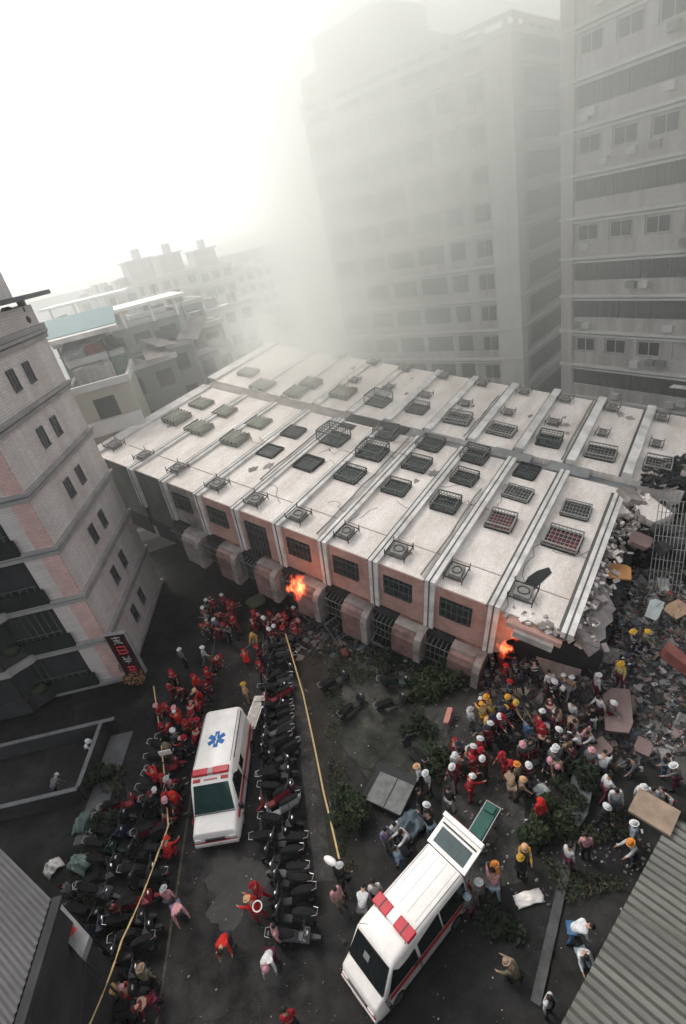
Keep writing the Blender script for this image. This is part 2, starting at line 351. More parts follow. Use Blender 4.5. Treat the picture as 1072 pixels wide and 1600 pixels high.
# front pink side: frames, recessed windows, bays
for i in range(-1, 9):
    u0 = i * S + .27; u1 = (i + 1) * S - .27
    pm = m_pink if i > 1 else m_dirt
    mb = MB()
    if i < 1:
        mb.box(u0, u1, -.06, .018, -4.4, -.0); fb('side_wall', mb, m_blank)
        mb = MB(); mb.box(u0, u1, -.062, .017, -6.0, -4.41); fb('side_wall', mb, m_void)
    elif i < 8:
        mb.box(u0, u1, -.06, .018, -.6, -.0); mb.box(u1 - .75, u1, -.055, .018, -3.15, -.6); mb.box(u0, u0 + .22, -.055, .018, -3.15, -.6)
        fb('side_wall', mb, pm)
        wv = MB(); wb = -3.15 if i == 3 else -1.95; wv.box(u0 + .22, u1 - .75, -.02, .015, wb, -.6); win = fb('side_window', wv, m_pane)
        g = MB()
        for k in range(6): g.box(u0 + .3 + k * .29, u0 + .33 + k * .29, -.16, -.10, wb, -.65)
        for k in range(3): g.box(u0 + .25, u1 - .78, -.165, -.095, -1.9 + k * .55, -1.87 + k * .55)
        g.build('window_cage', m_cage, win)
        s2 = MB(); s2.box(u0 + .22, u1 - .75, -.05, .0155, -3.15, -1.95)
        if i != 3: fb('side_wall', s2, pm)
    else:
        mb.prism([(u0, 0), (u0 + .9, -.35), (u0 + 1.0, -1.2), (u0 + .5, -1.9), (u0 + .35, -2.9), (u0, -3.1)], -.018, .06, 0, Matrix(((1, 0, 0, 0), (0, 0, -1, 0), (0, 1, 0, 0), (0, 0, 0, 1)))); fb('side_wall', mb, m_pink)
    # projecting bay with rounded outer corner
    if 0 < i < 8:
        ub0 = u1 - 1.4
        out = -1.2; zb = -5.0 if i > 5 else -5.5
        prof = [(.0, -3.16), (out + .45, -3.16), (out + .13, -3.28), (out, -3.6), (out, zb), (.0, zb)]
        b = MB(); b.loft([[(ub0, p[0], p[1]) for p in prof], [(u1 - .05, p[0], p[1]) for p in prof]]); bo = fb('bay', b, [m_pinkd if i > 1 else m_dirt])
        b = MB(); b.box(ub0 - .01, u1 - .06, out + .4, -.25, -3.19, -3.12); b.build('bay_cap', m_dirt, bo)
        b = MB(); pr = [(-.0, -3.14), (out + .42, -3.02), (out - .02, -3.2), (out - .14, -3.6), (out - .14, zb + .1), (out - .0, zb), (0, zb)]
        b.loft([[(u1 - .05, p[0], p[1]) for p in pr], [(u1 + .32, p[0], p[1]) for p in pr]]); b.build('bay_ledge', m_dirt, bo)
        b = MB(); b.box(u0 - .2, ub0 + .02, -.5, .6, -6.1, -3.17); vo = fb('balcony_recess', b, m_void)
        b = MB()
        for k in range(6):
            x = u0 + k * (ub0 - u0) / 5; b.tube((x, -1.0, -3.35), (x, -1.0, -4.5), .025, n=5); b.tube((x, -.5, -3.3), (x, -1.0, -3.35), .025, n=5)
        for zz in (-3.35, -3.9, -4.5): b.tube((u0, -1.0, zz), (ub0, -1.0, zz), .03, n=5)
        b.build('balcony_rail', m_cage, vo)
# caged windows: (u index, v, style)
def cage_proto(w_, l_, h_, pale=False, pane=m_pane):
    r = MB().box(-w_ / 2 + .06, w_ / 2 - .06, -l_ / 2 + .06, l_ / 2 - .06, -.02, .03).build('window', pane)
    g = MB(); t = .035
    for z in (.12, h_):
        for s_ in (-1, 1):
            g.box(-w_ / 2, w_ / 2, s_ * l_ / 2 - t, s_ * l_ / 2 + t, z - t, z + t); g.box(s_ * w_ / 2 - t, s_ * w_ / 2 + t, -l_ / 2 + t, l_ / 2 - t, z - t, z + t)
    for sx in (-1, 1):
        for sy in (-1, 1): g.box(sx * w_ / 2 - t, sx * w_ / 2 + t, sy * l_ / 2 - t, sy * l_ / 2 + t, 0, h_)
    nx = int(w_ / .2)
    for k in range(1, nx):
        x = -w_ / 2 + w_ * k / nx; g.box(x - .012, x + .012, -l_ / 2, l_ / 2, h_ - .012, h_ + .012)
        for s_ in (-1, 1): g.box(x - .012, x + .012, s_ * l_ / 2 - .012, s_ * l_ / 2 + .012, .12, h_)
    ny = int(l_ / .3)
    for k in range(1, ny):
        y = -l_ / 2 + l_ * k / ny; g.box(-w_ / 2, w_ / 2, y - .014, y + .014, h_ - .03, h_ - .004)
        for s_ in (-1, 1): g.box(s_ * w_ / 2 - .012, s_ * w_ / 2 + .012, y - .012, y + .012, .12, h_)
    gg = g.build('security_cage', m_cagel if pale else m_cage, r)
    f = MB()
    for s_ in (-1, 1): f.box(-w_ / 2, w_ / 2, s_ * l_ / 2 - .08, s_ * l_ / 2 + .08, -.01, .07); f.box(s_ * w_ / 2 - .08, s_ * w_ / 2 + .08, -l_ / 2 + .08, l_ / 2 - .08, -.01, .07)
    f.box(-.04, .04, -l_ / 2 + .08, l_ / 2 - .08, .031, .06); f.box(-w_ / 2 + .08, w_ / 2 - .08, .25, .31, .031, .058)
    f.build('window_frame', m_dmetal, r)
    return r
protos = [cage_proto(1.65, 1.5, .55), cage_proto(1.65, 1.45, .35, True), cage_proto(1.5, 1.4, .12), cage_proto(1.65, 1.5, .4, True, m_redc), cage_proto(1.9, 1.6, .85)]
# canopied window (greenish pent roofs, roof end)
r = MB().box(-.8, .8, -.85, .85, -.02, .03).build('window', m_pane)
cn = MB(); cn.loft([[(-.85, -.85, .02), (.85, -.85, .02), (.85, .85, .02), (-.85, .85, .02)], [(-.8, -.85, .25), (.85, -.8, .3), (.8, .85, .28), (-.85, .8, .22)], [(-.45, -.5, .42), (.4, -.5, .45), (.45, .5, .4), (-.5, .5, .42)]])
cn.build('window_canopy', m_canopy, r)
sg = MB()
for k in range(5): sg.box(-.8 + k * .38, -.77 + k * .38, -.88, .88, .05, .33)
sg.build('canopy_rib', m_dmetal, r)
protos.append(r)
used = set()
def put(k, u, v, sc_=(1, 1, 1), rz=0):
    r = protos[k]
    if k in used: r = copy_tree(r)
    else: used.add(k); KIDS[r.name] = list(r.children)
    r.parent = FB; r.location = (u * S, v, 0); r.scale = sc_; r.rotation_euler = (0, 0, rz); return r
A = [(.13, 6.1, 5), (1.28, 6.1, 5), (2.3, 6.04, 2), (3.36, 5.95, 2), (4.36, 6.06, 0), (5.38, 6.1, 0), (6.41, 5.97, 0), (7.43, 5.9, 3), (8.45, 5.95, 3)]
B = [(-.75, 6.5, 5), (.12, 9.0, 5), (1.26, 8.8, 5), (2.3, 8.8, 2), (3.3, 9.3, 4), (4.36, 8.9, 0), (5.38, 8.94, 0), (6.4, 8.83, 0), (7.43, 8.76, 1), (8.45, 8.68, 1)]
Cc = [(-.75, 9.2, 5), (4.26, 11.4, 0), (5.3, 11.5, 0), (6.3, 11.3, 0), (7.36, 11.2, 2)]
D = [(-.85, 15.5, 5), (.05, 14.0, 5), (1.15, 14.1, 5), (1.22, 15.9, 5), (2.31, 15.5, 5), (3.33, 15.5, 4), (4.37, 15.6, 0), (5.4, 15.4, 1), (6.42, 15.2, 1), (7.43, 15.15, 0), (8.43, 15.05, 1), (9.43, 15.0, 1)]
for u, v, k in A + B + Cc + D: put(k, u, v, (random.uniform(.82, 1.06), random.uniform(.8, 1.08), random.uniform(.6, 1.25)), random.uniform(-.05, .05))
# small air conditioners: (u, v)
ac = MB().box(-.32, .32, -.4, .4, 0, .34).build('air_conditioner', m_ac)
fr_ = MB()
for s_ in (-1, 1):
    fr_.box(-.5, .5, s_ * .55 - .025, s_ * .55 + .025, .2, .25); fr_.box(s_ * .5 - .025, s_ * .5 + .025, -.55, .55, .2, .25)
    for q in (-1, 1): fr_.box(s_ * .5 - .02, s_ * .5 + .02, q * .55 - .02, q * .55 + .02, 0, .5)
fr_.build('bracket', m_dmetal, ac); fn = MB(); fn.torus((0, 0, .345), (0, 0, 1), .24, .03, 16, 6); fn.build('fan_guard', m_dmetal, ac); KIDS[ac.name] = list(ac.children)
first = True
rowsAC = [(u, v, 1) for u, v in [(-1.14, 1.45), (-.11, 1.42), (.98, 1.37), (2.17, 1.23), (3.21, 1.1), (4.22, 1.1), (5.25, 1.1), (6.25, 1.16), (7.26, 1.13), (8.26, 1.34)]]
rowsAC += [(u, v, .8) for u, v in [(2.2, 17.87), (3.22, 17.9), (4.25, 17.8), (5.28, 17.7), (6.3, 17.7), (7.3, 17.6), (8.3, 17.5), (9.3, 17.5)]]
rowsAC += [(u, v, .9) for u, v in [(1.0, 21.6), (2.1, 21.6), (3.1, 21.6), (4.2, 21.5), (5.25, 21.4), (6.3, 21.3), (7.25, 21.3), (8.26, 21.2), (9.25, 21.1)]]
for u, v, s_ in rowsAC:
    o = ac if first else copy_tree(ac); first = False
    o.parent = FB; o.location = (u * S, v, 0); o.scale = (s_ * random.uniform(.9, 1.15), s_, s_); o.rotation_euler = (0, 0, random.uniform(-.05, .05))
# grey blocks bridging the light well
mb = MB()
for u, v0, v1, h in ((6.9, 12.0, 13.0, .1), (8.0, 12.0, 13.0, .06), (4.6, 12.0, 13.0, -.1)): mb.box(u * S - 1.1, u * S + 1.3, v0, v1, -.9, h)
fb('well_canopy', mb, m_grey)
mb = MB(); mb.box(3.05 * S, 4.6 * S, 11.95, 12.9, -.3, .02); mb.box(2.9 * S, 3.45 * S, 10.9, 11.6, -.01, .03); fb('dark_strip', mb, m_void)
# broken hole, hanging lower slab and end rubble of the facade
mb = MB(); rag = [(8.2, 1.4), (8.33, 1.3), (8.4, 2.3), (8.5, 3.4), (8.43, 3.7), (8.3, 3.2), (8.22, 2.6)]
mb.prism([(u * S, v) for u, v in rag], -.02, .016); fb('torn_hole', mb, m_void)
mb = MB()
for k in range(60):
    u = random.uniform(8.15, 9.0); v = random.uniform(-.25, .55) + (u - 8.15) * .2; s_ = random.uniform(.05, .2)
    M_ = Matrix.Translation((u * S, v, random.uniform(-.35, .08))) @ Euler((random.uniform(-.5, .5), random.uniform(-.5, .5), random.uniform(0, 3))).to_matrix().to_4x4()
    mb.box(-s_, s_, -s_ * .6, s_ * .6, -.05, .05, random.choice((0, 1, 1)), M_)
for k in range(420):
    v = random.uniform(.3, 12); u = random.gauss(9.12, .12) + (.15 if v > 8 else 0); s_ = random.uniform(.04, .22)
    M_ = Matrix.Translation((u * S, v, random.uniform(-1.0, .05))) @ Euler((random.uniform(-.8, .8), random.uniform(-.8, .8), random.uniform(0, 3))).to_matrix().to_4x4()
    mb.box(-s_, s_, -s_ * .6, s_ * .6, -.05, .05, random.choice((0, 1, 1)), M_)
tag(fb('broken_edge_chips', mb, [m_fac, m_dirt]), kind='stuff')
FB_rib_end = MB(); FB_rib_end.box(9 * S + .3, 9 * S + 1.75, .3, 4.9, -1.0, -.75)
M_ = Matrix.Translation((9 * S + .3, 0, -.35)) @ Euler((0, R(24), 0)).to_matrix().to_4x4() @ Matrix.Translation((-(9 * S + .3), 0, .75))
mb = MB(); _r = random.Random(4); _o = [(.3, .6), (.9, .35), (1.3, .1), (1.45, .7), (1.35, 1.1), (1.6, 1.5), (1.5, 2.1), (1.75, 2.6), (1.5, 3.0), (1.62, 3.5), (1.2, 3.9), (1.25, 4.3), (.8, 4.6), (.7, 5.1), (.3, 5.2)]
mb.prism([(9 * S + x + _r.uniform(-.08, .08), y + _r.uniform(-.08, .08)) for x, y in _o], -1.0, -.82, 0, M_)
for k in range(26):
    p = M_ @ Vector((9 * S + _r.uniform(.8, 1.6), _r.uniform(.3, 5), -.95)); e = p + Vector((_r.uniform(.1, .6), _r.uniform(-.3, .3), _r.uniform(-.6, .1))); mb.tube(p, e, .014, n=4, mi=1); mb.tube(e, e + Vector((_r.uniform(-.2, .3), _r.uniform(-.2, .2), _r.uniform(-.5, -.1))), .014, n=4, mi=1)
fb('hanging_slab', mb, [mat('bare_slab', (.24, .215, .205), .9, .45, 1.6), m_dmetal])
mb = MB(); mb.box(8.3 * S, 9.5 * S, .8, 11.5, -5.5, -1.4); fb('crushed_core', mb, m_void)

# ================================================================== TOWERS
m_tw = tile_mat('tower_tile', (.50, .475, .47), (.36, .35, .35), .3, .15, 'XZ', stain=.45, stain_scale=.5, streak=(2.2, 2.2, .22))
m_tw2 = mat('tower_ledge', (.50, .485, .48), .8, .12, .5)
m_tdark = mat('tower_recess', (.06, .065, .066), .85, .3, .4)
m_twin = mat('tower_window', (.018, .024, .024), .35, .3, .8)
def unit_window(w_, h_, fm=m_tw2, depth=.06):
    o = MB().box(-w_ / 2, w_ / 2, -.02, .02, 0, h_).build('window', m_twin)
    g = MB(); g.box(-w_ / 2 - .05, w_ / 2 + .05, -depth, -.021, -.05, 0); g.box(-w_ / 2 - .05, w_ / 2 + .05, -depth, -.021, h_, h_ + .05)
    for x in (-w_ / 2 - .025, 0, w_ / 2 + .025): g.box(x - .025, x + .025, -depth, -.021, 0, h_)
    g.build('frame', fm, o); KIDS[o.name] = list(o.children); return o
def facade(root, L, floors, z0, ztop, seed, pattern, recess=1.0, ext=.0):
    "front face along local +x at y=0 (outside is -y)"
    rnd = random.Random(seed)
    global_first = [True]; win = None
    for k in range(floors + 1):
        z = z0 + k * 3.2
        if z > ztop: break
        mb = MB(); mb.box(-.25, L + .0, -.35, -.0, z - .02, z + .22); mb.box(-.18, L, -.24, -.0, z - .32, z - .14); mb.build('floor_band', m_tw2, root)
        mb = MB(); mb.box(1.1, L, -.12, -.0, z + .22, z + 1.4); mb.build('balcony_wall', m_tw, root)
        for q in range(4):
            xx = rnd.uniform(1.5, L * .6); hh_ = z + rnd.choice((.5, .75)); MB().box(xx, xx + .75, -.55, -.121, hh_, hh_ + .5).build('air_conditioner', rnd.choice((m_ac, m_tw2)), root)
        if k % 3 == 0:
            xx = rnd.uniform(3, L * .6); MB().box(xx, xx + 2.2, -1.0, -.36, z + 2.5, z + 2.58).build('awning', rnd.choice((m_canopy, m_grey, m_rib)), root)
        kind = pattern[k % len(pattern)]
        x = 1.5
        if kind == 'w':
            n_ = 0
            while x < L - 2.3:
                o = unit_window(1.8, 1.1) if win is None else copy_tree(win)
                if win is None: win = o
                o.parent = root; o.location = (x + .95, -.03, z + 1.55)
                p = MB(); p.box(x + 2.1, x + 2.95, -.14, 0, z + 1.4, z + 2.86); p.build('pier', m_tw, root)
                x += 3.05; n_ += 1
                if n_ == 3: x += 1.4
        else:
            # open balcony strip with rails, plants, laundry frames
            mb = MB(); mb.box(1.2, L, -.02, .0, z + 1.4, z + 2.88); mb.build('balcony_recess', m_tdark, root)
            mb = MB(); x = 1.3
            while x < L:
                mb.box(x, x + .05, -.1, -.03, z + 1.4, z + 2.86); x += rnd.choice((.35, .35, .7, 1.1))
            mb.box(1.2, L, -.1, -.03, z + 1.9, z + 1.95); mb.build('grille', m_cage, root)
    mb = MB(); mb.box(-.12, 1.12, -.3, 0.0, z0 - 3, ztop); mb.build('corner_pilaster', m_tw, root)

def tower(name, corner, az, La, Lb, ztop, label, pat, seed, z0, Laext=0):
    # local +x runs away from the corner along the seen face; local +y goes into the building
    ang = math.atan2(math.cos(R(az)), math.sin(R(az)))
    root = empty(name, (corner[0], corner[1], 0), ang, label, 'tower')
    return root
# right tower: face runs from the corner toward the camera's right
az = 154.5; ang = math.atan2(math.cos(R(az)), math.sin(R(az)))
RTW = empty('apartment_tower', (25.2, 50.6, 0), ang + math.pi, 'grey tiled apartment tower with banded balconies, cut off by the right edge', 'tower', 'high rise towers behind the fallen block')
# mirrored local frame: x axis must run to the right when seen from the camera with -y outside
RTW.rotation_euler = (0, 0, ang)
MB().box(0, 30, .0, 16, 0, 42).build('wall', m_tw, RTW)
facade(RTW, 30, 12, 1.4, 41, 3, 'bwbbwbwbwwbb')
for z in range(0, 5):
    zz = 1.4 + z * 3.2
    mb = MB(); mb.box(17.5, 30, -1.5, -.36, zz - .1, zz + 1.2); mb.build('bay', m_tw2, RTW)
    for k in range(3):
        mb = MB(); mb.box(18 + k * 2.6, 19.7 + k * 2.6, -1.2, -.37, zz + 1.2, zz + 2.9); mb.build('bay_window', m_twin, RTW)
        mb = MB(); mb.box(19.7 + k * 2.6, 20.6 + k * 2.6, -1.3, -.37, zz + 1.2, zz + 3.1); mb.build('pier', m_tw, RTW)
# middle tower
az = -44.4; ang = math.atan2(math.cos(R(az)), math.sin(R(az)))
MT = empty('apartment_tower', (22.8, 55.3, 0), ang + math.pi, 'hazy twelve storey apartment tower seen corner-on through the smoke', 'tower', 'high rise towers behind the fallen block')
# here local +x points from far left end to the corner; shift so face is x in [-24, 0]
MB().box(-24, 0, 0, 18, 0, 32.2).build('wall', m_tw, MT)
sub = empty('left_face', (0, 0, 0)); sub.parent = MT
mb = MB()
wn = None
for k in range(11):
    z = 1.4 + k * 3.2 - .0
    if z > 32: break
    mb = MB(); mb.box(-24, .3, -.4, 0, z - .02, z + .25); mb.box(-24, .2, -.25, 0, z - .35, z - .15); mb.box(0, .36, .001, 18, z - .021, z + .251); mb.box(0, .22, .001, 18, z - .351, z - .151); mb.build('floor_band', m_tw2, MT)
    if k < 10:
        mb = MB(); mb.box(-24, -3.4, -.12, 0, z + .25, z + 1.1); mb.build('balcony_wall', m_tw, MT)
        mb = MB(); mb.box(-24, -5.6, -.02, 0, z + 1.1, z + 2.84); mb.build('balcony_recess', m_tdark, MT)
        for x in (-3.9,):
            o = unit_window(1.7, 1.5) if wn is None else copy_tree(wn); wn = wn or o
            o.parent = MT; o.location = (x + .5, -.03, z + 1.1)
        for x in range(5):
            p = MB(); p.box(-8 - 4 * x, -7.3 - 4 * x, -.2, -.0, z + 1.1, z + 2.84); p.build('pier', m_tw, MT)
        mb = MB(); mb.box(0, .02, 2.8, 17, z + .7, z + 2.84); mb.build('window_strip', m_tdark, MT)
mb = MB(); mb.box(-2.3, -.7, -.34, 0, 0, 32); mb.box(-.7, .3, -.3, 0, 0, 32); mb.box(0, .3, 0, 1.1, 0, 32); mb.build('corner_pilaster', m_tw2, MT)
# parapet, roof house, stepped crown and water tank
mb = MB()
for a_ in ((-24, .5, -.5, -.2), (.2, .5, -.2, 18)): mb.box(*a_, 33.0, 33.35); mb.box(*a_, 32.0, 32.5)
for x in range(12): mb.box(-23.5 + x * 2.1, -23.1 + x * 2.1, -.45, -.2, 32.5, 33.0)
for x in range(8): mb.box(.22, .48, .3 + x * 2.3, .8 + x * 2.3, 32.5, 33.0)
mb.build('parapet', m_tw2, MT)
MB().box(-24, -10, .5, 14, 32.2, 35.6).build('roof_house', m_tw, MT)
mb = MB(); mb.prism([(-22, 1.2), (-20.5, .6), (-13.5, .6), (-12, 1.2), (-12, 8), (-22, 8)], 35.6, 38.4); mb.tube((-17, 4, 38.4), (-17, 4, 39.6), .9, .5, 10); mb.build('water_tank', m_tw, MT)
bpy.data.objects.remove(sub)

# left tower --------------------------------------------------------
m_lt = tile_mat('left_tower_tile', (.60, .555, .55), (.38, .355, .355), .5, .14, 'YZ', stain=.22, stain_scale=.25, streak=(1, 3, .25))
m_ltp = tile_mat('pink_corner_tile', (.60, .41, .38), (.42, .31, .30), .4, .14, 'XZ', stain=.3, stain_scale=.4)
m_ltb = mat('band_stone', (.27, .26, .255), .8, .2, .7)
m_ltd = mat('band_dark', (.09, .09, .10), .85, .2, .7)
m_bal = mat('balcony_green_shaded', (.011, .016, .014), .8, .4, .8)  # greenish wall, darkened to carry the deep shade of the lower floors
LT = empty('apartment_tower', (-15.2, 24.9, 0), 0, 'pinkish tiled apartment tower with dark bay balconies at the left edge', 'tower')
MB().box(-14, 0, .02, 10.0, 0, 21.0).build('wall', m_lt, LT)
for k in range(-1, 6):
    z = 3.4 + k * 3.2
    if z < 0: continue
    mb = MB(); mb.box(-.02, .27, -.27, 10.1, z, z + .18); mb.box(-14, -.021, -.27, .0, z, z + .18)
    mb.build('floor_band', m_ltb, LT)
    mb = MB(); mb.box(-.02, .16, -.16, 10.05, z - .32, z - .08); mb.box(-14, -.021, -.16, 0.01, z - .32, z - .08); mb.build('floor_band', m_ltb, LT)
    mb = MB(); mb.box(-.02, .2, -.2, 10.06, z - .08, z); mb.box(-14, -.021, -.2, 0.012, z - .08, z); mb.build('band_groove', m_ltd, LT)
wn = None
for k in range(6):
    for yy in (4.1, 6.0):
        z = 2.1 + k * 3.2
        if wn is None:
            wn = MB().box(-.02, .02, -.32, .32, 0, 1.0).build('window', m_pane)
            g = MB(); g.box(.021, .07, -.36, -.32, -.05, 1.05); g.box(.021, .07, .32, .36, -.05, 1.05); g.box(.021, .07, -.32, .32, 1.0, 1.05); g.box(.021, .1, -.36, .36, -.1, 0); g.box(.021, .05, -.02, .02, 0, 1.0)
            g.build('frame', m_ltd, wn); KIDS[wn.name] = list(wn.children); o = wn
        else: o = copy_tree(wn)
        o.parent = LT; o.location = (.02, yy, z - .75)
# left face: pink pier, balconies with deep shade put into dark colours, rounded bays lower down
for k in range(0, 6):
    z0 = .2 + k * 3.2; z1 = z0 + 2.88
    mb = MB(); mb.box(-.95, .0, -.1, .018, z0, z1 - .02); mb.build('corner_pier', m_ltp, LT)
    mb = MB(); mb.box(-1.9, -.95, -.05, .018, z0, z1 - .02); mb.build('pier', m_lt, LT)
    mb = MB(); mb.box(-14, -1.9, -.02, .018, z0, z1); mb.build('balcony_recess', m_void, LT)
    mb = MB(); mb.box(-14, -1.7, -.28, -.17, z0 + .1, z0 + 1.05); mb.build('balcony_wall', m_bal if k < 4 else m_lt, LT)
    mb = MB()
    for q in range(22): mb.box(-2.1 - q * .42, -2.07 - q * .42, -.24, -.2, z0 + 1.05, z0 + (2.8 if (q // 5 + k) % 2 else 1.35))
    mb.box(-12, -1.95, -.25, -.19, z0 + 1.33, z0 + 1.37); mb.build('balcony_grille', m_cage, LT)
    if k < 3:
        prof = []
        for i in range(9):
            t = math.pi / 2 * i / 8; prof.append((-4.4 - 1.0 * math.sin(t) - 0, -.3 - 1.0 * (1 - math.cos(t)) * 1.0))
        poly = [(-4.2, 0)] + [(-4.2 - .5 * (1 - math.cos(math.pi * i / 8)) * 1.0, -.3 - 1.1 * (i / 8)) for i in range(9)] + [(-14, -1.4), (-14, 0)]
        mb = MB(); mb.prism(poly, z0 + 3.0, z0 + 3.42); mb.build('bay_ledge', m_ltb, LT)
        poly2 = [(x - (.25 if x > -13 else 0), y + (.12 if y < 0 else 0)) for x, y in poly]
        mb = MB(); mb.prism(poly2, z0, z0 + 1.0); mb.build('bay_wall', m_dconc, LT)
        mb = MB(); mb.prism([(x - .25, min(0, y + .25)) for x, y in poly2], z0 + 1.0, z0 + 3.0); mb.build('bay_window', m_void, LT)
        mb = MB(); mb.ell((-4.9, -.55, z0 + 1.05), (.5, .4, .35)); mb.build('balcony_plant', m_leaf2, LT)
# roof top: slab, open pergola, penthouse
mb = MB(); mb.box(-14, .2, -.2, 10.2, 19.6, 19.9); mb.build('roof_slab', m_ltb, LT)
mb = MB(); mb.box(-14, .9, -.6, 11.3, 21.3, 21.55); mb.build('roof_canopy', m_ltd, LT)
mb = MB()
for x in (-.2, -4, -8):
    for y in (.2, 5, 9.6): MB().box(x - .35, x, y, y + .35, 19.9, 21.3).build('roof_post', m_ltb, LT)
MB().box(-13, -.6, 3.2, 9.6, 21.55, 23.3).build('penthouse', m_lt, LT)
mb = MB()
for q in range(14): mb.ell((-.8 + random.uniform(-.6, .6), 8.3 + random.uniform(-1.6, 1.3), 20.4 + random.uniform(-.4, .6)), (.35, .35, .3), 7, 5)
mb.build('roof_garden', m_leaf2, LT)

# ================================================================== BACKGROUND CITY
def block(name, px, py, dist, wdt, dep, rz, colr, label, floors=None, balc=True, group=None, roof=None):
    "a town building whose near top left corner stands in direction (px,py) at a horizontal distance"
    v = ray(px, py); k = dist / math.hypot(v.x, v.y); P = Vector((v.x * k, v.y * k, 0)); top = CH + v.z * k
    root = empty(name, P, R(rz), label, 'building', group)
    m = mat(name + '_wall', colr, .85, .15, .3)
    MB().box(0, wdt, 0, dep, 0, top).build('wall', m, root)
    mb = MB(); mb.box(-.2, wdt + .2, -.2, .25, top, top + .5); mb.box(-.2, .25, .25, dep, top, top + .5); mb.box(wdt - .05, wdt + .2, .25, dep, top, top + .5); mb.build('parapet', m_tw2, root)
    n_ = floors or int(top / 3.2)
    for f in range(n_):
        z = top - 3.0 - f * 3.2
        if z < 1: break
        if balc: mb = MB(); mb.box(-.05, wdt + .05, -.7, 0, z - .3, z + .7); mb.build('balcony', m_tw2, root)
        cnt = max(1, int(wdt / 2.6))
        for i in range(cnt):
            x = (i + .5) * wdt / cnt; mb = MB(); mb.box(x - .8, x + .8, -.03, .0, z + .75, z + 2.3); mb.build('window', m_twin, root)
    if roof:
        roof(root, wdt, dep, top)
    else:
        rr = random.Random(int(px * 7 + py))
        for q in range(4):
            x = rr.uniform(.5, wdt - 2.2); y = rr.uniform(.6, dep - 2.5); MB().box(x, x + rr.uniform(.8, 2), y, y + rr.uniform(.8, 2), top, top + rr.uniform(.7, 2.2)).build('roof_shed', rr.choice((m_tw, m_dirt, m_canopy, m_rib)), root)
        x = wdt * rr.uniform(.3, .7); mb = MB(); mb.tube((x, dep * .6, top), (x, dep * .6, top + 1.8), .6, n=10); mb.build('water_tank', m_chrome, root)
        MB().tube((x + .8, 1.2, top), (x + .8, 1.2, top + 3.2), .05).build('aerial', m_dmetal, root)
    return root
def roofhouse(root, w_, d_, t):
    MB().box(w_ * .15, w_ * .75, d_ * .2, d_ * .7, t, t + 3.6).build('roof_house', m_tw, root)
    mb = MB(); mb.box(w_ * .1, w_ * .8, d_ * .15, d_ * .75, t + 3.6, t + 3.9); mb.tube((w_ * .5, d_ * .4, t + 3.9), (w_ * .5, d_ * .4, t + 5.6), .9, n=10); mb.build('water_tank', m_tw2, root)
block('apartment_block', 203, 446, 112, 8, 10, 28, (.42, .36, .33), 'tan topped high rise, leftmost of the three tall far blocks', roof=roofhouse, group='far high rise blocks')
block('apartment_block', 254, 434, 116, 7.5, 10, 28, (.40, .37, .36), 'grey high rise, middle one of the three tall far blocks', roof=roofhouse, group='far high rise blocks')
block('apartment_block', 308, 424, 124, 8, 10, 28, (.40, .38, .38), 'palest high rise, rightmost of the three tall far blocks', roof=roofhouse, group='far high rise blocks')
block('apartment_block', 160, 462, 108, 6.5, 9, 28, (.38, .37, .36), 'narrow grey block just left of the three tall far blocks')
block('apartment_block', 118, 472, 125, 7, 9, 20, (.42, .41, .40), 'pale low block at the left end of the far skyline')
block('apartment_block', 350, 432, 150, 14, 12, 25, (.42, .42, .42), 'faint wide block in the haze right of the tall far blocks')
block('apartment_block', 292, 500, 84, 11, 8, 30, (.62, .60, .58), 'low white block with square openings below the tall far blocks', balc=False)
block('apartment_block', 205, 500, 72, 9, 9, 22, (.25, .28, .27), 'grey green block behind the white flat roof')
block('apartment_block', 230, 540, 62, 9, 9, 30, (.22, .23, .22), 'dark hazy block just behind the smoke wisps left of the fallen building')
def shed(root, w_, d_, t):
    mt = mat('teal_roof', (.05, .14, .155), .5, .15, 1.0)
    mb = MB(); mb.add([(-1, -1.4, t + .9), (w_ + 1, -1.4, t + .9), (w_ + 1, d_ * .6, t + 2.0), (-1, d_ * .6, t + 2.0), (-1, -1.4, t + .75), (w_ + 1, -1.4, t + .75), (w_ + 1, d_ * .6, t + 1.85), (-1, d_ * .6, t + 1.85)],
                      [(0, 1, 2, 3), (7, 6, 5, 4), (0, 4, 5, 1), (1, 5, 6, 2), (2, 6, 7, 3), (3, 7, 4, 0)]); mb.build('metal_roof', mt, root)
    mb = MB(); mb.box(-1.05, w_ + 1.05, -3.2, -1.42, t + .5, t + .85); mb.build('eaves_sheet', m_rib, root)
    mb = MB(); mb.box(.2, w_ * .45, -.12, 0.0, t - 1.3, t + .4); mb.build('banner', m_white, root)
    mb = MB(); mb.box(w_ * .5, w_ - .2, -.12, 0.0, t - 1.3, t + .4); mb.build('banner', m_redpaint, root)
block('rooftop_building', 88, 545, 50, 4.2, 6, 14, (.20, .25, .23), 'green grey building with a teal sheet roof beside the left tower', roof=shed, balc=False)
def leanto(root, w_, d_, t):
    rr = random.Random(int(t * 100))
    for q in range(4):
        x = -.5 + q * w_ / 3.4; z = t + rr.uniform(.3, 1.4); M_ = Matrix.Translation((x, rr.uniform(-1, .5), z)) @ Euler((rr.uniform(.1, .4), rr.uniform(-.2, .2), rr.uniform(-.3, .3))).to_matrix().to_4x4()
        mb = MB(); mb.box(0, w_ * .36, 0, d_ * .6, 0, .06, 0, M_)
        for k in range(6): mb.box(k * w_ * .06, k * w_ * .06 + .05, 0, d_ * .6, .06, .11, 0, M_)
        mb.build('sheet_roof', rr.choice((m_grey, m_canopy, m_dirt, m_dconc)), root)
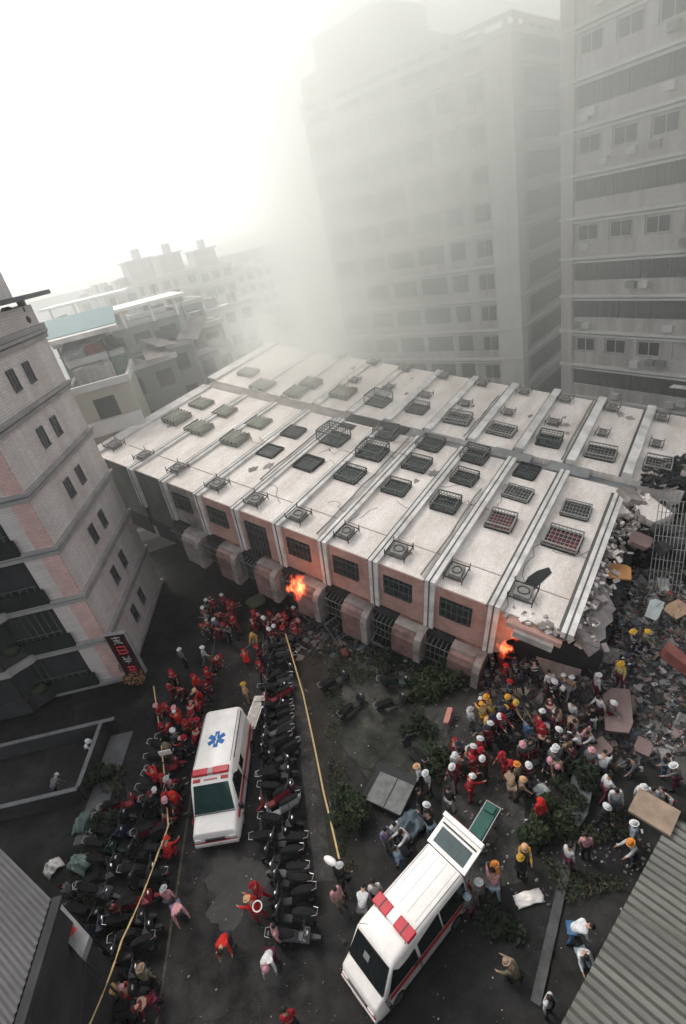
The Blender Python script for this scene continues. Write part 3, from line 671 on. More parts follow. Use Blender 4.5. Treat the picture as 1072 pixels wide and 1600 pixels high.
def flat(root, w_, d_, t): 
    mb = MB(); mb.box(-1.2, w_ + 1.2, -1, d_, t + 1.6, t + 1.85); mb.build('roof_sheet', m_white, root)
    mb = MB()
    for x in (0, w_ * .35, w_ * .7, w_): MB().box(x - .12, x + .12, -.6, -.3, t, t + 1.6).build('roof_post', m_white, root)
block('rooftop_building', 152, 525, 58, 8, 7, 20, (.22, .25, .24), 'building with a white flat sheet roof on posts, right of the teal roof', roof=flat, balc=False)
block('rooftop_building', 108, 620, 44, 4.4, 7, 12, (.33, .32, .27), 'low tan building between the left tower and the fallen building')
block('rooftop_building', 88, 505, 78, 8, 7, 10, (.45, .33, .24), 'orange brown rooftop shed behind the teal roof', balc=False, roof=flat)
block('rooftop_building', 178, 590, 52, 6, 6, 32, (.16, .18, .17), 'dark green low building in the smoke left of the fallen roof edge', balc=False, roof=leanto)
block('rooftop_building', 205, 560, 57, 6, 8, 8, (.24, .24, .22), 'grey lean-to roofed building above the dark green low one', balc=False, roof=leanto)
block('rooftop_building', 258, 575, 60, 7, 8, 40, (.20, .21, .20), 'hazy lean-to roofed building nearest the fallen roof corner', balc=False, roof=leanto)
block('rooftop_building', 112, 575, 47, 4, 6, 24, (.17, .23, .20), 'green walled building just under the teal sheet roof', balc=False, roof=leanto)

# ================================================================== CORRUGATED ROOFS (foreground)
def corrugated(P, a, la, b, lb, z, pitch, amp, along):
    "sheet from corner P along unit a (length la) and unit b (length lb); ridges run along 'along'"
    mb = MB(); vs = []; fs = []
    L = lb if along == 'a' else la
    n_ = int(L / pitch) * 2
    for i in range(n_ + 1):
        h = amp if i % 2 else 0; t = L * i / n_
        for e in (0, 1):
            p = P + (a * la * e + b * t if along == 'a' else a * t + b * lb * e); vs.append((p.x, p.y, z + h))
    for i in range(n_): fs.append((2 * i, 2 * i + 2, 2 * i + 3, 2 * i + 1) if i % 2 else (2 * i, 2 * i + 2, 2 * i + 3, 2 * i + 1))
    nn = len(vs); vs += [(v[0], v[1], v[2] - .03) for v in vs]; fs += [(f[3] + nn, f[2] + nn, f[1] + nn, f[0] + nn) for f in fs]
    mb.add(vs, fs); mb.m = [k % 2 for k in range(n_)] * 2; return mb  # every second slope takes the darker slot, as painted ridge shading
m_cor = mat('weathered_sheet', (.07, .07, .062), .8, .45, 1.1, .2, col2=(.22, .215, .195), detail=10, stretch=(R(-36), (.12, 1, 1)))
m_ridge_shade = mat('ridge_shade', (.03, .03, .027), .85, .5, 1.5, col2=(.10, .098, .088), stretch=(R(-36), (.15, 1, 1)))  # shaded side of each ridge, put into the sheet colour
m_ridge_shade2 = mat('ridge_shade_left', (.06, .058, .062), .8, .3, 1.5, col2=(.10, .097, .10))  # same painted ridge shading for the left roof
m_cor2 = mat('grey_sheet', (.09, .087, .095), .7, .25, .7, .2, col2=(.14, .133, .14))
P = gp(872, 1610, 5); Q = gp(1051, 1274, 5); a = (Q - P).normalized(); b = Vector((a.y, -a.x, 0))
r_ = empty('shed', (0, 0, 0), 0, 'shed with a weathered grey corrugated roof filling the lower right corner', 'building')
P0 = P - a * 5
corrugated(P0, a, (Q - P0).length, b, 9, 5, .22, .07, 'b').build('corrugated_roof', [m_cor, m_ridge_shade], r_)
mb = MB(); Q2 = Q + b * 9; pp = [tuple(p)[:2] for p in (P0 + b * .35, Q + b * .35 - a * .3, Q2 - a * .3, P0 + b * 9)]; mb.prism(pp, 0, 4.9); mb.build('wall', m_dconc, r_)
R2 = empty('shed', (0, 0, 0), 0, 'shed with a pinkish ribbed roof just above the weathered corrugated roof', 'building')
Pb = Q + b * .9 + a * .12
corrugated(Pb, a, 3.2, b, 6, 5.25, .27, .08, 'b').build('corrugated_roof', [mat('pink_sheet', (.26, .19, .17), .7, .3, 1.2), m_ridge_shade], R2)
mb = MB(); pp = [tuple(p)[:2] for p in (Pb + b * .3 + a * .2, Pb + a * 2.8 + b * .3, Pb + a * 2.8 + b * 5.5, Pb + b * 5.5 + a * .2)]; mb.prism(pp, 0, 5.1); mb.build('wall', m_dconc, R2)
c = gp(1022, 1268, 5.15); mb = MB(); M_ = Matrix.Translation(c) @ Euler((.05, -.04, R(38))).to_matrix().to_4x4()
mb.box(-.42, .42, -.55, .55, -.05, .05, 0, M_); bx = mb.build('panel', mat('brown_board', (.23, .17, .125), .85, .3, 2)); tag(bx, 'flat brown board lying on the top corner of the corrugated roof', 'board')


c = gp(80, 1405, 6); e1 = (gp(0, 1325, 6) - c).normalized(); e2 = (gp(20, 1600, 6) - c).normalized()
r_ = empty('shed', (0, 0, 0), 0, 'shed with a grey ribbed roof and wide gutter in the lower left corner', 'building')
corrugated(c, e1, 9, e2, 8, 6, .18, .05, 'a').build('corrugated_roof', [m_cor2, m_ridge_shade2], r_)
mb = MB(); n_ = Vector((-e2.y, e2.x, 0)); n_ = n_ if n_.x > 0 else -n_
g0, g1 = c - e2 * .05, c + e2 * 8
mb.prism([tuple(g0 + n_ * .02)[:2], tuple(g1 + n_ * .02)[:2], tuple(g1 + n_ * .3)[:2], tuple(g0 + n_ * .3)[:2]], 5.86, 5.98); mb.build('gutter', m_dconc, r_)
mb = MB(); mb.prism([tuple(c + e1 * .2)[:2], tuple(c + e1 * 9)[:2], tuple(c + e1 * 9 + e2 * 8)[:2], tuple(c + e2 * 8)[:2]], 0, 5.85); mb.build('wall', m_dconc, r_)
# low grey canopy and sign board beside it
z = 3.2; pts = [gp(*q, z) for q in ((92, 1440), (133, 1497), (125, 1612), (40, 1612))]
mb = MB(); mb.prism([tuple(p)[:2] for p in pts], z - .12, z); o = mb.build('canopy', m_dconc); tag(o, 'flat dark grey canopy below the gutter at the lower left', 'canopy')
for p in pts[1:3]: MB().tube((p.x - .15, p.y, 0), (p.x - .15, p.y, z - .12), .05).build('post', m_dmetal, o)
z = 4.3; p0, p1, p2, p3 = [gp(*q, z) for q in ((92, 1408), (140, 1462), (128, 1497), (82, 1446))]
mb = MB(); mb.prism([tuple(p)[:2] for p in (p0, p1, p2, p3)], z - .25, z); sg = mb.build('sign_box', mat('grey_sign', (.17, .17, .175), .6, .25, 2)); tag(sg, 'grey sign box with a small red figure beside the ribbed roof', 'sign')
mb = MB(); cc = (p0 + p1 + p2 + p3) / 4; dd = (p1 - p0).normalized(); 
for k, (s0, s1, w0) in enumerate(((-.1, .12, .1), (.14, .2, .16), (-.26, -.16, .07))):
    q = [cc + dd * s0 - Vector((-dd.y, dd.x, 0)) * w0, cc + dd * s1 - Vector((-dd.y, dd.x, 0)) * w0, cc + dd * s1 + Vector((-dd.y, dd.x, 0)) * w0, cc + dd * s0 + Vector((-dd.y, dd.x, 0)) * w0]
    mb.prism([tuple(p)[:2] for p in q], z + .001, z + .012)
mb.build('emblem', m_redpaint, sg)
for q_ in (p2, p0): MB().tube((q_.x, q_.y, 0), (q_.x, q_.y, z - .25), .035).build('post', m_dmetal, sg)

# courtyard ramp with low walls at the left
CY = empty('courtyard_wall', (0, 0, 0), 0, 'low concrete wall round the sunken dark courtyard left of the road', 'wall')
mb = MB()
def wallseg(mb, a, b, t=.18, h=.9):
    a = Vector(a); b = Vector(b); d = (b - a).normalized(); n_ = Vector((-d.y, d.x)) * t / 2
    mb.prism([tuple(a + n_), tuple(b + n_), tuple(b - n_), tuple(a - n_)], 0, h)
for a_, b_ in (((-22, 20.9), (-14.7, 20.9)), ((-15.4, 20.8), (-15.4, 17.0)), ((-15.4, 17.0), (-20.6, 17.0))): wallseg(mb, a_, b_)
mb.build('wall', m_dconc, CY)
mb = MB()
for a_, b_ in (((-22, 20.9), (-14.7, 20.9)), ((-15.4, 20.78), (-15.4, 17.12)), ((-15.4, 17.0), (-20.6, 17.0))):
    a_ = Vector(a_); b_ = Vector(b_); d = (b_ - a_).normalized(); n_ = Vector((-d.y, d.x)) * .11; mb.prism([tuple(a_ + n_), tuple(b_ + n_), tuple(b_ - n_), tuple(a_ - n_)], .902, .95)
mb.build('coping', mat('coping', (.14, .14, .145), .8, .25, 1), CY)
sheet('ramp_paving', [(-15.25, 14.8), (-14.2, 14.8), (-13.9, 20.6), (-15.2, 20.6)], .02, mat('walk_slab', (.10, .10, .103), .85, .3, 1.2, .2))

# vertical shop sign on the tower corner
SG = empty('shop_sign', (-14.8, 24.25, .25), R(-8), 'dark upright sign with pale and red characters on the corner of the pinkish tower', 'sign')
mb = MB(); mb.box(-.05, 1.35, -.14, .14, .7, 4.2); mb.build('panel', mat('sign_black', (.03, .012, .014), .4, .3, 2), SG)
mb = MB()
for a_ in ((-.09, -.05, .7, 4.2), (1.35, 1.39, .7, 4.2), (-.09, 1.39, 4.2, 4.24), (-.09, 1.39, .66, .7)): mb.box(a_[0], a_[1], -.16, .16, a_[2], a_[3])
mb.build('frame', m_grey, SG)
SG.scale = (.86, .86, .9)
def strokes(mb, cx, cz, s_, segs, y=-.155):
    for x0, z0, x1, z1 in segs:
        mb.tube((cx + x0 * s_, y, cz + z0 * s_), (cx + x1 * s_, y, cz + z1 * s_), .05, n=4)
G = [[(-.4, .3, .4, .3), (0, .45, 0, -.4), (-.35, 0, .35, 0), (-.4, -.4, 0, -.1), (.4, -.4, 0, -.1)],
     [(-.4, .4, .4, .4), (-.4, .4, -.4, -.4), (.4, .4, .4, -.4), (-.4, 0, .4, 0), (-.4, -.4, .4, -.4)],
     [(-.35, .4, -.1, .1), (.35, .4, .1, .1), (-.4, .05, .4, .05), (0, .05, 0, -.42), (-.3, -.2, .3, -.2)],
     [(-.4, .25, .4, .25), (-.2, .42, -.2, -.05), (.2, .42, .2, -.05), (-.4, -.1, .4, -.1), (-.3, -.4, .3, -.4), (0, -.1, 0, -.4)]]
for k in range(4):
    mb = MB(); strokes(mb, .65, 3.75 - k * .84, .72, G[k]); mb.build('character', m_cagel if k % 2 == 0 else m_redpaint, SG)
mb = MB(); mb.tube((-.5, .2, 3.6), (.1, .0, 3.6), .04); mb.tube((-.5, .2, 1.4), (.1, .0, 1.4), .04); mb.build('bracket', m_dmetal, SG)
# ================================================================== RUBBLE
def rub_h(x, y):
    h = 2.3 * math.exp(-((x - 14.5) ** 2 / 22 + (y - 19.0) ** 2 / 26)) + .7 * math.exp(-((x - 8.0) ** 2 / 7 + (y - 17.6) ** 2 / 3.5))
    h += .35 * noise.noise(Vector((x * .6, y * .6, 0))) * min(1, h * 2)
    return max(0, h - .12)
cols = [(.17, .16, .155), (.27, .26, .25), (.07, .068, .066), (.20, .15, .14), (.45, .44, .43), (.03, .03, .033), (.11, .085, .065), (.18, .06, .05), (.09, .11, .125)]
rm = [mat('rubble_%s' % n_, c_, .9, .3, 2) for n_, c_ in zip(('grey', 'light', 'dark', 'pink', 'white', 'black', 'brown', 'red', 'slate'), cols)]
mb = MB(); nx, ny = 60, 60; base = len(mb.v)
for j in range(ny + 1):
    for i in range(nx + 1):
        x = 4 + 20 * i / nx; y = 9.5 + 20 * j / ny; mb.v.append((x, y, rub_h(x, y) - .03))
for j in range(ny):
    for i in range(nx):
        k = j * (nx + 1) + i; mb.f.append((k, k + 1, k + nx + 2, k + nx + 1)); mb.m.append(2)
rnd = random.Random(5)
def chunk(mb, x, y, z, s_, mi):
    M_ = Matrix.Translation((x, y, z)) @ Euler((rnd.uniform(-.9, .9), rnd.uniform(-.9, .9), rnd.uniform(0, 6))).to_matrix().to_4x4()
    a_, b_, c_ = s_ * rnd.uniform(.5, 1.3), s_ * rnd.uniform(.4, 1), s_ * rnd.uniform(.12, .5)
    vs = [(sx * a_ * rnd.uniform(.7, 1.1), sy * b_ * rnd.uniform(.7, 1.1), sz * c_ * rnd.uniform(.8, 1.1)) for sz in (-1, 1) for sx, sy in ((-1, -1), (1, -1), (1, 1), (-1, 1))]
    mb.add(vs, [(0, 3, 2, 1), (4, 5, 6, 7), (0, 1, 5, 4), (1, 2, 6, 5), (2, 3, 7, 6), (3, 0, 4, 7)], mi, M_)
cnt = 0
while cnt < 17000:
    x = rnd.uniform(4.5, 23); y = rnd.uniform(9.5, 29)
    w_ = 1.0 if x > 9.5 and y > 12.5 else max(0, 1 - abs(math.hypot((x - 9) / 1.3, (y - 16.5)) - 0) / 4.5)
    if x < 8.2 and y < 13: w_ *= .25
    if y > 22.5 + (x - 14) * .2 or x > 20.5: w_ *= .12
    if rnd.random() > w_: continue
    s_ = min(.55, .025 + rnd.expovariate(20)); cnt += 1
    chunk(mb, x, y, rub_h(x, y) + s_ * .1, s_, rnd.choices(range(9), (22, 13, 22, 8, 5, 16, 8, 3, 6))[0])
for k in range(2600):   # litter around the near park edge and below the pink side
    t = rnd.random(); x = -6 + 14 * t + rnd.gauss(0, .6); y = 27.0 - 8.6 * t + rnd.gauss(0, .95) - .5
    chunk(mb, x, y, .03, min(.3, .04 + rnd.expovariate(14)), rnd.choices(range(9), (22, 4, 30, 6, 1, 30, 10, 1, 6))[0])
for k in range(1500):   # scraps of paper and grit on the road
    x = rnd.uniform(-10, 7); y = rnd.uniform(5.5, 27); chunk(mb, x, y, .03, rnd.uniform(.008, .035), rnd.choice((0, 0, 2, 1, 4, 8, 6)))
for k in range(420):
    x = rnd.uniform(1.5, 8); y = rnd.uniform(8.5, 17); chunk(mb, x, y, .04, rnd.uniform(.02, .07), rnd.choice((0, 1, 4, 3, 8)))
tag(mb.build('rubble', rm), 'broken concrete and tile rubble heaped around the torn end of the building', 'rubble', kind='stuff')
# bent reinforcing bars
mb = MB()
for k in range(420):
    u = rnd.uniform(0, 1); x = 7.5 + 8.5 * u + rnd.gauss(0, .9); y = 19.2 - 2.2 * u + rnd.gauss(0, 1.2) ; z = rub_h(x, y)
    p = Vector((x, y, z)); d = Vector((rnd.gauss(0, 1), rnd.gauss(0, 1), rnd.uniform(0, .8))).normalized()
    for q in range(4):
        e = p + d * rnd.uniform(.2, .5); mb.tube(p, e, .012, n=4, mi=rnd.choice((0, 0, 1))); p = e; d = (d + Vector((rnd.gauss(0, .5), rnd.gauss(0, .5), rnd.gauss(-.2, .4)))).normalized()
tag(mb.build('reinforcing_bars', [m_dmetal, m_cagel]), 'tangle of bent steel bars sticking out of the rubble', 'steel bars', kind='stuff')

def slab(name, px, py, zc, sx, sy, sz, rot, m, label, cat='slab', dz=0):
    p = gp(px, py, zc); M_ = Euler([R(q) for q in rot]).to_matrix().to_4x4()
    mb = MB(); n_ = 5; top = []
    pts = [(-sx / 2 + rnd.uniform(0, .1) * sx, -sy / 2), (sx / 2 * rnd.uniform(.5, .8), -sy / 2), (sx / 2, -sy / 2 * rnd.uniform(.5, .8)), (sx / 2, sy / 2), (-sx / 2 * rnd.uniform(.3, .6), sy / 2), (-sx / 2, sy / 2 * rnd.uniform(.6, .85))]
    mb.prism(pts, -sz / 2, sz / 2, 0, M_); o = mb.build(name, m); o.location = p; return tag(o, label, cat)
m_pks = tile_mat('pink_slab_tile', (.24, .165, .155), (.17, .13, .125), .15, .15, 'XY', stain=.4)
slab('wall_slab', 965, 1110, 1.0, 1.1, 1.9, .2, (18, -6, -28), m_pks, 'pinkish tiled wall slab tilted on the rubble below the steel bars')
slab('wall_slab', 1058, 1030, 2.3, .6, 1.3, .5, (15, 10, 25), mat('red_brown', (.16, .055, .045), .8, .3, 2), 'red brown block at the right edge of the rubble')
slab('metal_sheet', 1022, 952, 2.6, .6, 1.2, .06, (12, 12, -45), mat('pale_sheet', (.30, .33, .33), .6, .2, 2), 'pale grey sheet lying on the rubble below the lattice', 'sheet')
slab('board', 1058, 952, 2.4, 1.2, .8, .08, (10, 4, 20), m_board, 'tan board on the rubble at the right edge', 'board')
slab('board', 962, 893, 3.4, 1.0, 1.4, .1, (8, -14, 60), m_orange, 'orange brown board hanging off the torn end of the building', 'board')
slab('concrete_plank', 910, 1222, .35, .8, 3.6, .18, (4, 2, -38), mat('slate_plank', (.10, .105, .115), .85, .25, 1.5), 'long slate grey slab lying beside the drain', 'slab')
slab('wall_slab', 937, 1170, .6, .9, .7, .2, (8, 5, 15), m_pks, 'mauve slab fragment at the upper end of the slate slab')
slab('wall_slab', 1005, 1168, .6, .7, .6, .2, (8, -8, 40), m_pks, 'mauve slab fragment right of the pair near the slate slab')
slab('wall_slab', 875, 1035, 1.2, 1.9, 1.6, .25, (25, -15, -10), m_dirt, 'dirty grey slab leaning under the torn lower edge of the facade')
slab('wall_slab', 850, 1000, 2.0, 3.0, .7, .3, (15, 18, -30), mat('dull_pink', (.32, .21, .19), .85, .35, 1), 'broken pink beam along the torn lower edge of the facade')
slab('wall_slab', 915, 1015, 1.5, 3.4, .9, .3, (15, 15, -28), m_dirt, 'long broken ledge piece right of the torn facade corner')
slab('wall_slab', 868, 978, 3.0, .75, .8, .2, (10, 10, 10), m_fac, 'white tile fragment hanging at the bottom corner of the facade')
slab('wall_slab', 818, 1075, .5, .9, .6, .1, (8, 5, 40), mat('pale_board', (.42, .44, .38), .8, .2, 2), 'pale flat board on the ground below the red lit rescuers')
slab('wall_slab', 985, 775, 6.6, 1.2, 1.0, .3, (20, 30, 15), m_dirt, 'broken wall piece in the dark gap at the end of the building')
slab('wall_slab', 1000, 845, 4.6, 1.0, .8, .3, (15, 25, -35), m_pks, 'pink grey wall piece at the torn end above the orange board')
slab('wall_slab', 930, 970, 2.2, .7, 1.1, .35, (60, 10, 15), m_dirt, 'upright concrete stump under the hanging slab')
slab('board', 700, 1118, .4, .25, .9, .1, (0, 5, -30), mat('salmon_board', (.45, .2, .17), .7, .2, 2), 'short salmon pink board on the grass in the park', 'board')
slab('mattress', 400, 940, .6, 1.2, 1.0, .2, (6, 4, 30), mat('olive_cloth', (.11, .12, .08), .9, .3, 2), 'olive tarpaulin bundle under the bays of the fallen building', 'bundle')
slab('wall_slab', 925, 1395, .2, 1, 1, .1, (0, 0, 0), m_dirt, 'x') if False else None
# dark collapsed storeys behind the end of the building
DH = MB()
for k in range(260):
    x = rnd.uniform(15.5, 27); y = rnd.uniform(20, 31); chunk(DH, x, y, rnd.uniform(.5, 4.4), rnd.uniform(.25, .9), rnd.choice((0, 0, 1)))
tag(DH.build('collapsed_floors', [mat('shaded_concrete', (.045, .045, .047), .9, .5, 1), m_dconc]), 'dark crushed floors piled behind the torn end', 'debris', kind='stuff')  # near-black tone carries the shade of the zone behind the end
# lattice of reinforcement standing in the rubble
mb = MB()
for k in range(9):
    a0 = gp(1012 + k * 6, 925 + k * 1.0, 2.0); a1 = Vector((a0.x + 1.0, a0.y + 1.2, 6.6)); mb.tube(a0, a1, .022, n=4)
for k in range(9):
    t = k / 8; a0 = gp(1012, 925, 2.0); b0 = gp(1060, 933, 2.0)
    mb.tube(a0 + Vector((1.0, 1.2, 4.6)) * t, b0 + Vector((1.0, 1.2, 4.6)) * t, .018, n=4)
tag(mb.build('rebar_lattice', m_cagel), 'upright lattice of steel bars right of the orange brown board', 'steel lattice')

# ================================================================== PLANTS
def bush(name, px, py, sx, sy, h, n_, m, label, zc=.2, leaf=.09, cat='shrub'):
    p = gp(px, py, zc); p.z = 0; r = random.Random(int(px * py)); mb = MB(); root = empty(name, p, r.uniform(0, 6), label, cat)
    blobs = [(r.uniform(-sx, sx) * .75, r.uniform(-sy, sy) * .75, r.uniform(.35, .9) * h, r.uniform(.18, .45) * min(sx, sy) + .12) for _ in range(9)]
    for k in range(n_):
        bl = r.choice(blobs); d = Vector((r.gauss(0, 1), r.gauss(0, 1), r.gauss(0, 1))).normalized() * bl[3] * r.uniform(.6, 1.1)
        c_ = Vector((bl[0], bl[1], bl[2])) + d; c_.z = max(.04, c_.z)
        q = Euler((r.uniform(-1, 1), r.uniform(-1, 1), r.uniform(0, 6))).to_matrix(); s_ = leaf * r.uniform(.6, 1.5)
        mb.add([c_ + q @ Vector(v) * s_ for v in ((-1, 0, 0), (0, -.5, .15), (1.1, 0, 0), (0, .5, .15))], [(0, 1, 2, 3)], r.choice((0, 0, 1)))
    mb.build('foliage', [m, m_leaf2], root)
    st = MB()
    for bl in blobs: st.tube((bl[0] * .2, bl[1] * .2, 0), (bl[0], bl[1], bl[2]), .03, .012, 5)
    st.build('stem', m_bark, root); return root
bush('bush', 542, 1275, .85, .85, 1.0, 2600, m_leaf, 'round green bush at the foot of the yellow tape in the middle')
bush('bush', 690, 1050, 1.3, 1.0, .7, 2600, m_leaf, 'low spreading bush under the pink side of the fallen building')
bush('bush', 660, 1075, 1.0, .8, .5, 1500, m_leaf, 'low bush between the tipped scooters and the big spreading bush')
bush('bush', 712, 1030, .9, .6, .9, 1500, m_leaf2, 'dark taller bush against the pink wall under the ladder')
bush('bush', 610, 1040, 1.0, .6, .7, 1500, m_leaf2, 'dark bush in front of the third bay from the torn corner')
bush('bush', 735, 1050, 1.1, .8, .7, 1800, m_leaf, 'low bush nearest the dark uniformed rescuers')
bush('bush', 655, 1135, .8, .6, .35, 1000, m_leaf2, 'thin weedy bush beside the short salmon pink board')
bush('bush', 680, 1185, .7, .8, .5, 1200, m_leaf, 'weedy bush between the park ground and the red rescuers')
bush('bush', 900, 1225, .8, 1.2, .8, 2400, m_leaf2, 'dark hedge clump left of the slate grey slab')
bush('bush', 872, 1275, .6, .8, .7, 1600, m_leaf, 'dark hedge clump right of the rescuer with the red jacket and sling')
bush('bush', 835, 1310, .5, .6, .6, 1200, m_leaf, 'green hedge end near the yellow helmets')
bush('bush', 215, 1065, .6, .9, 1.6, 900, m_dry, 'dry orange brown shrub under the dark upright sign', leaf=.11)
bush('bush', 175, 1290, .7, .9, .9, 1300, m_leaf2, 'dark bush left of the left scooter row')
bush('bush', 155, 1215, .5, .7, .8, 900, m_leaf2, 'dark bush by the courtyard wall corner')
bush('bush', 780, 1440, .8, .5, .25, 700, m_leaf2, 'flattened weeds right of the ambulance with open rear door')

def weeds(name, regs, n_, label, leaf=.06, seed=3):
    r_ = random.Random(seed); mb = MB()
    for k in range(n_):
        x0, x1, y0, y1 = r_.choice(regs); x = r_.uniform(x0, x1); y = r_.uniform(y0, y1)
        if noise.noise(Vector((x * .7, y * .7, seed))) < -.05: continue
        q = Euler((r_.uniform(-1.2, 1.2), r_.uniform(-1.2, 1.2), r_.uniform(0, 6))).to_matrix(); s_ = leaf * r_.uniform(.5, 1.6); z = r_.uniform(.03, .22)
        mb.add([Vector((x, y, z)) + q @ Vector(v) * s_ for v in ((-1, 0, 0), (0, -.4, .15), (1.1, 0, 0), (0, .4, .15))], [(0, 1, 2, 3)], r_.choice((0, 0, 1, 2)))
    return tag(mb.build(name, [m_leaf, m_leaf2, mat('dry_grass', (.09, .08, .045), .9, .3, 2)]), label, name, kind='stuff')
weeds('weeds', [(-3.4, -2.3, 11, 24), (-1.5, 4.5, 18.5, 21.5), (-2.5, 3.0, 20.5, 23.5), (1.2, 2.6, 13.6, 18.5), (4.8, 7.6, 9.5, 14.5), (4.2, 6.4, 8.5, 11.5), (-14.8, -13.6, 12, 19)], 17000, 'weeds and trampled grass along the park beds and the hedge strip')
def fallen_cage(px, py, rot, label):
    p = gp(px, py, .8); g = MB(); M_ = Euler([R(q) for q in rot]).to_matrix().to_4x4()
    for z in (-.35, .35):
        for s_ in (-1, 1):
            g.box(-.9, .9, s_ * .6 - .03, s_ * .6 + .03, z - .03, z + .03, 0, M_); g.box(s_ * .9 - .03, s_ * .9 + .03, -.6, .6, z - .029, z + .029, 0, M_)
    for k in range(8):
        x = -.9 + k * .257
        for y in (-.6, .6): g.tube(M_ @ Vector((x, y, -.35)), M_ @ Vector((x, y, .35)), .012, n=4)
        g.tube(M_ @ Vector((x, -.6, .35)), M_ @ Vector((x, .6, .35)), .012, n=4)
    o = g.build('fallen_cage', m_cage); o.location = p; return tag(o, label, 'window cage', 'window cages torn off onto the ground')
fallen_cage(490, 958, (25, 10, 40), 'bent window cage under the orange fire')
fallen_cage(535, 975, (50, -15, 20), 'bent window cage between the second and third bays from the torn corner')
fallen_cage(610, 998, (35, 25, -30), 'bent window cage in front of the bay nearest the torn corner')
fallen_cage(700, 985, (60, 5, 60), 'bent window cage leaning on the pink wall left of the ladder')
# ================================================================== LID / PIT
c = gp(612, 1238, .35); PT = empty('utility_box', (c.x, c.y, 0), R(-38), 'low dark box with a pale grey concrete lid in the park', 'utility box')
MB().box(-1.15, .75, -.6, 1.1, 0, .3).build('box_wall', m_dconc, PT)
mb = MB(); mb.box(-.85, .78, -.75, .62, .32, .42); mb.build('lid', mat('lid_concrete', (.15, .155, .15), .85, .3, 2.5, .2), PT)
mb = MB(); mb.box(-.02, .02, -.75, .62, .421, .43); mb.build('lid_seam', m_dconc, PT)
# ================================================================== TAPES (barrier lines)
def tape(name, pts, r, label, posts):
    root = empty(name, (0, 0, 0), 0, label, 'barrier tape')
    mb = MB(); out = []
    for a_, b_ in zip(pts, pts[1:]):
        a_ = Vector(a_); b_ = Vector(b_)
        for k in range(8):
            t = k / 8; p = a_.lerp(b_, t); p.z -= .25 * 4 * t * (1 - t) * min(1, (b_ - a_).length / 8); out.append(p)
    out.append(Vector(pts[-1]))
    for p, q in zip(out, out[1:]):
        d = (q - p).normalized(); s_ = Vector((-d.y, d.x, 0)) * r
        tw = rnd.uniform(-.4, .4); s_.z = r * tw
        mb.add([p + s_, p - s_, q - s_, q + s_, p + s_ + Vector((0, 0, .008)), p - s_ + Vector((0, 0, .008)), q - s_ + Vector((0, 0, .008)), q + s_ + Vector((0, 0, .008))], [(0, 1, 2, 3), (7, 6, 5, 4), (0, 4, 5, 1), (1, 5, 6, 2), (2, 6, 7, 3), (3, 7, 4, 0)])
    mb.build('tape', m_rope, root)
    for p in posts:
        mb = MB(); mb.tube((p[0], p[1], 0), p, .03, .025, 8); mb.tube((p[0], p[1], 0), (p[0], p[1], .05), .16, .14, 10); mb.build('post', m_dmetal, root)
T1 = [gp(*q, 1.1) for q in ((446, 990), (474, 1086), (505, 1235), (530, 1342))]
tape('barrier_tape', T1, .035, 'yellow barrier tape running beside the right scooter row', T1)
T2 = [gp(q[0], q[1], q[2]) for q in ((240, 1072, 1.0), (263, 1290, 1.0), (248, 1330, 1.0), (190, 1470, 2.0), (135, 1612, 3.6))]
tape('barrier_tape', T2, .032, 'yellow barrier tape running past the left scooter row to the lower left', T2[1:4])

# ================================================================== AMBULANCES
def ring(x, hw, z0, z1, zm=None, tuck=.12, rt=.12):
    "cross-section ring in the yz plane: rounded box of half width hw"
    zm = zm or (z0 + z1) * .5
    return [(x, -hw + .05, z0), (x, hw - .05, z0), (x, hw, z0 + .1), (x, hw, zm), (x, hw - tuck * .5, z1 - rt * 1.4), (x, hw - tuck, z1 - rt * .5), (x, hw - tuck - rt, z1), (x, -(hw - tuck - rt), z1), (x, -(hw - tuck), z1 - rt * .5), (x, -(hw - tuck * .5), z1 - rt * 1.4), (x, -hw, zm), (x, -hw, z0 + .1)]
def wheel(root, x, y, r=.33):
    mb = MB(); mb.torus((x, y, r), (0, 1, 0), r - .1, .1, 20, 8); w_ = mb.build('wheel', m_black, root, smooth=True)
    mb = MB(); mb.tube((x, y - .09, r), (x, y + .09, r), r - .13, n=16); mb.build('rim', m_chrome, w_)
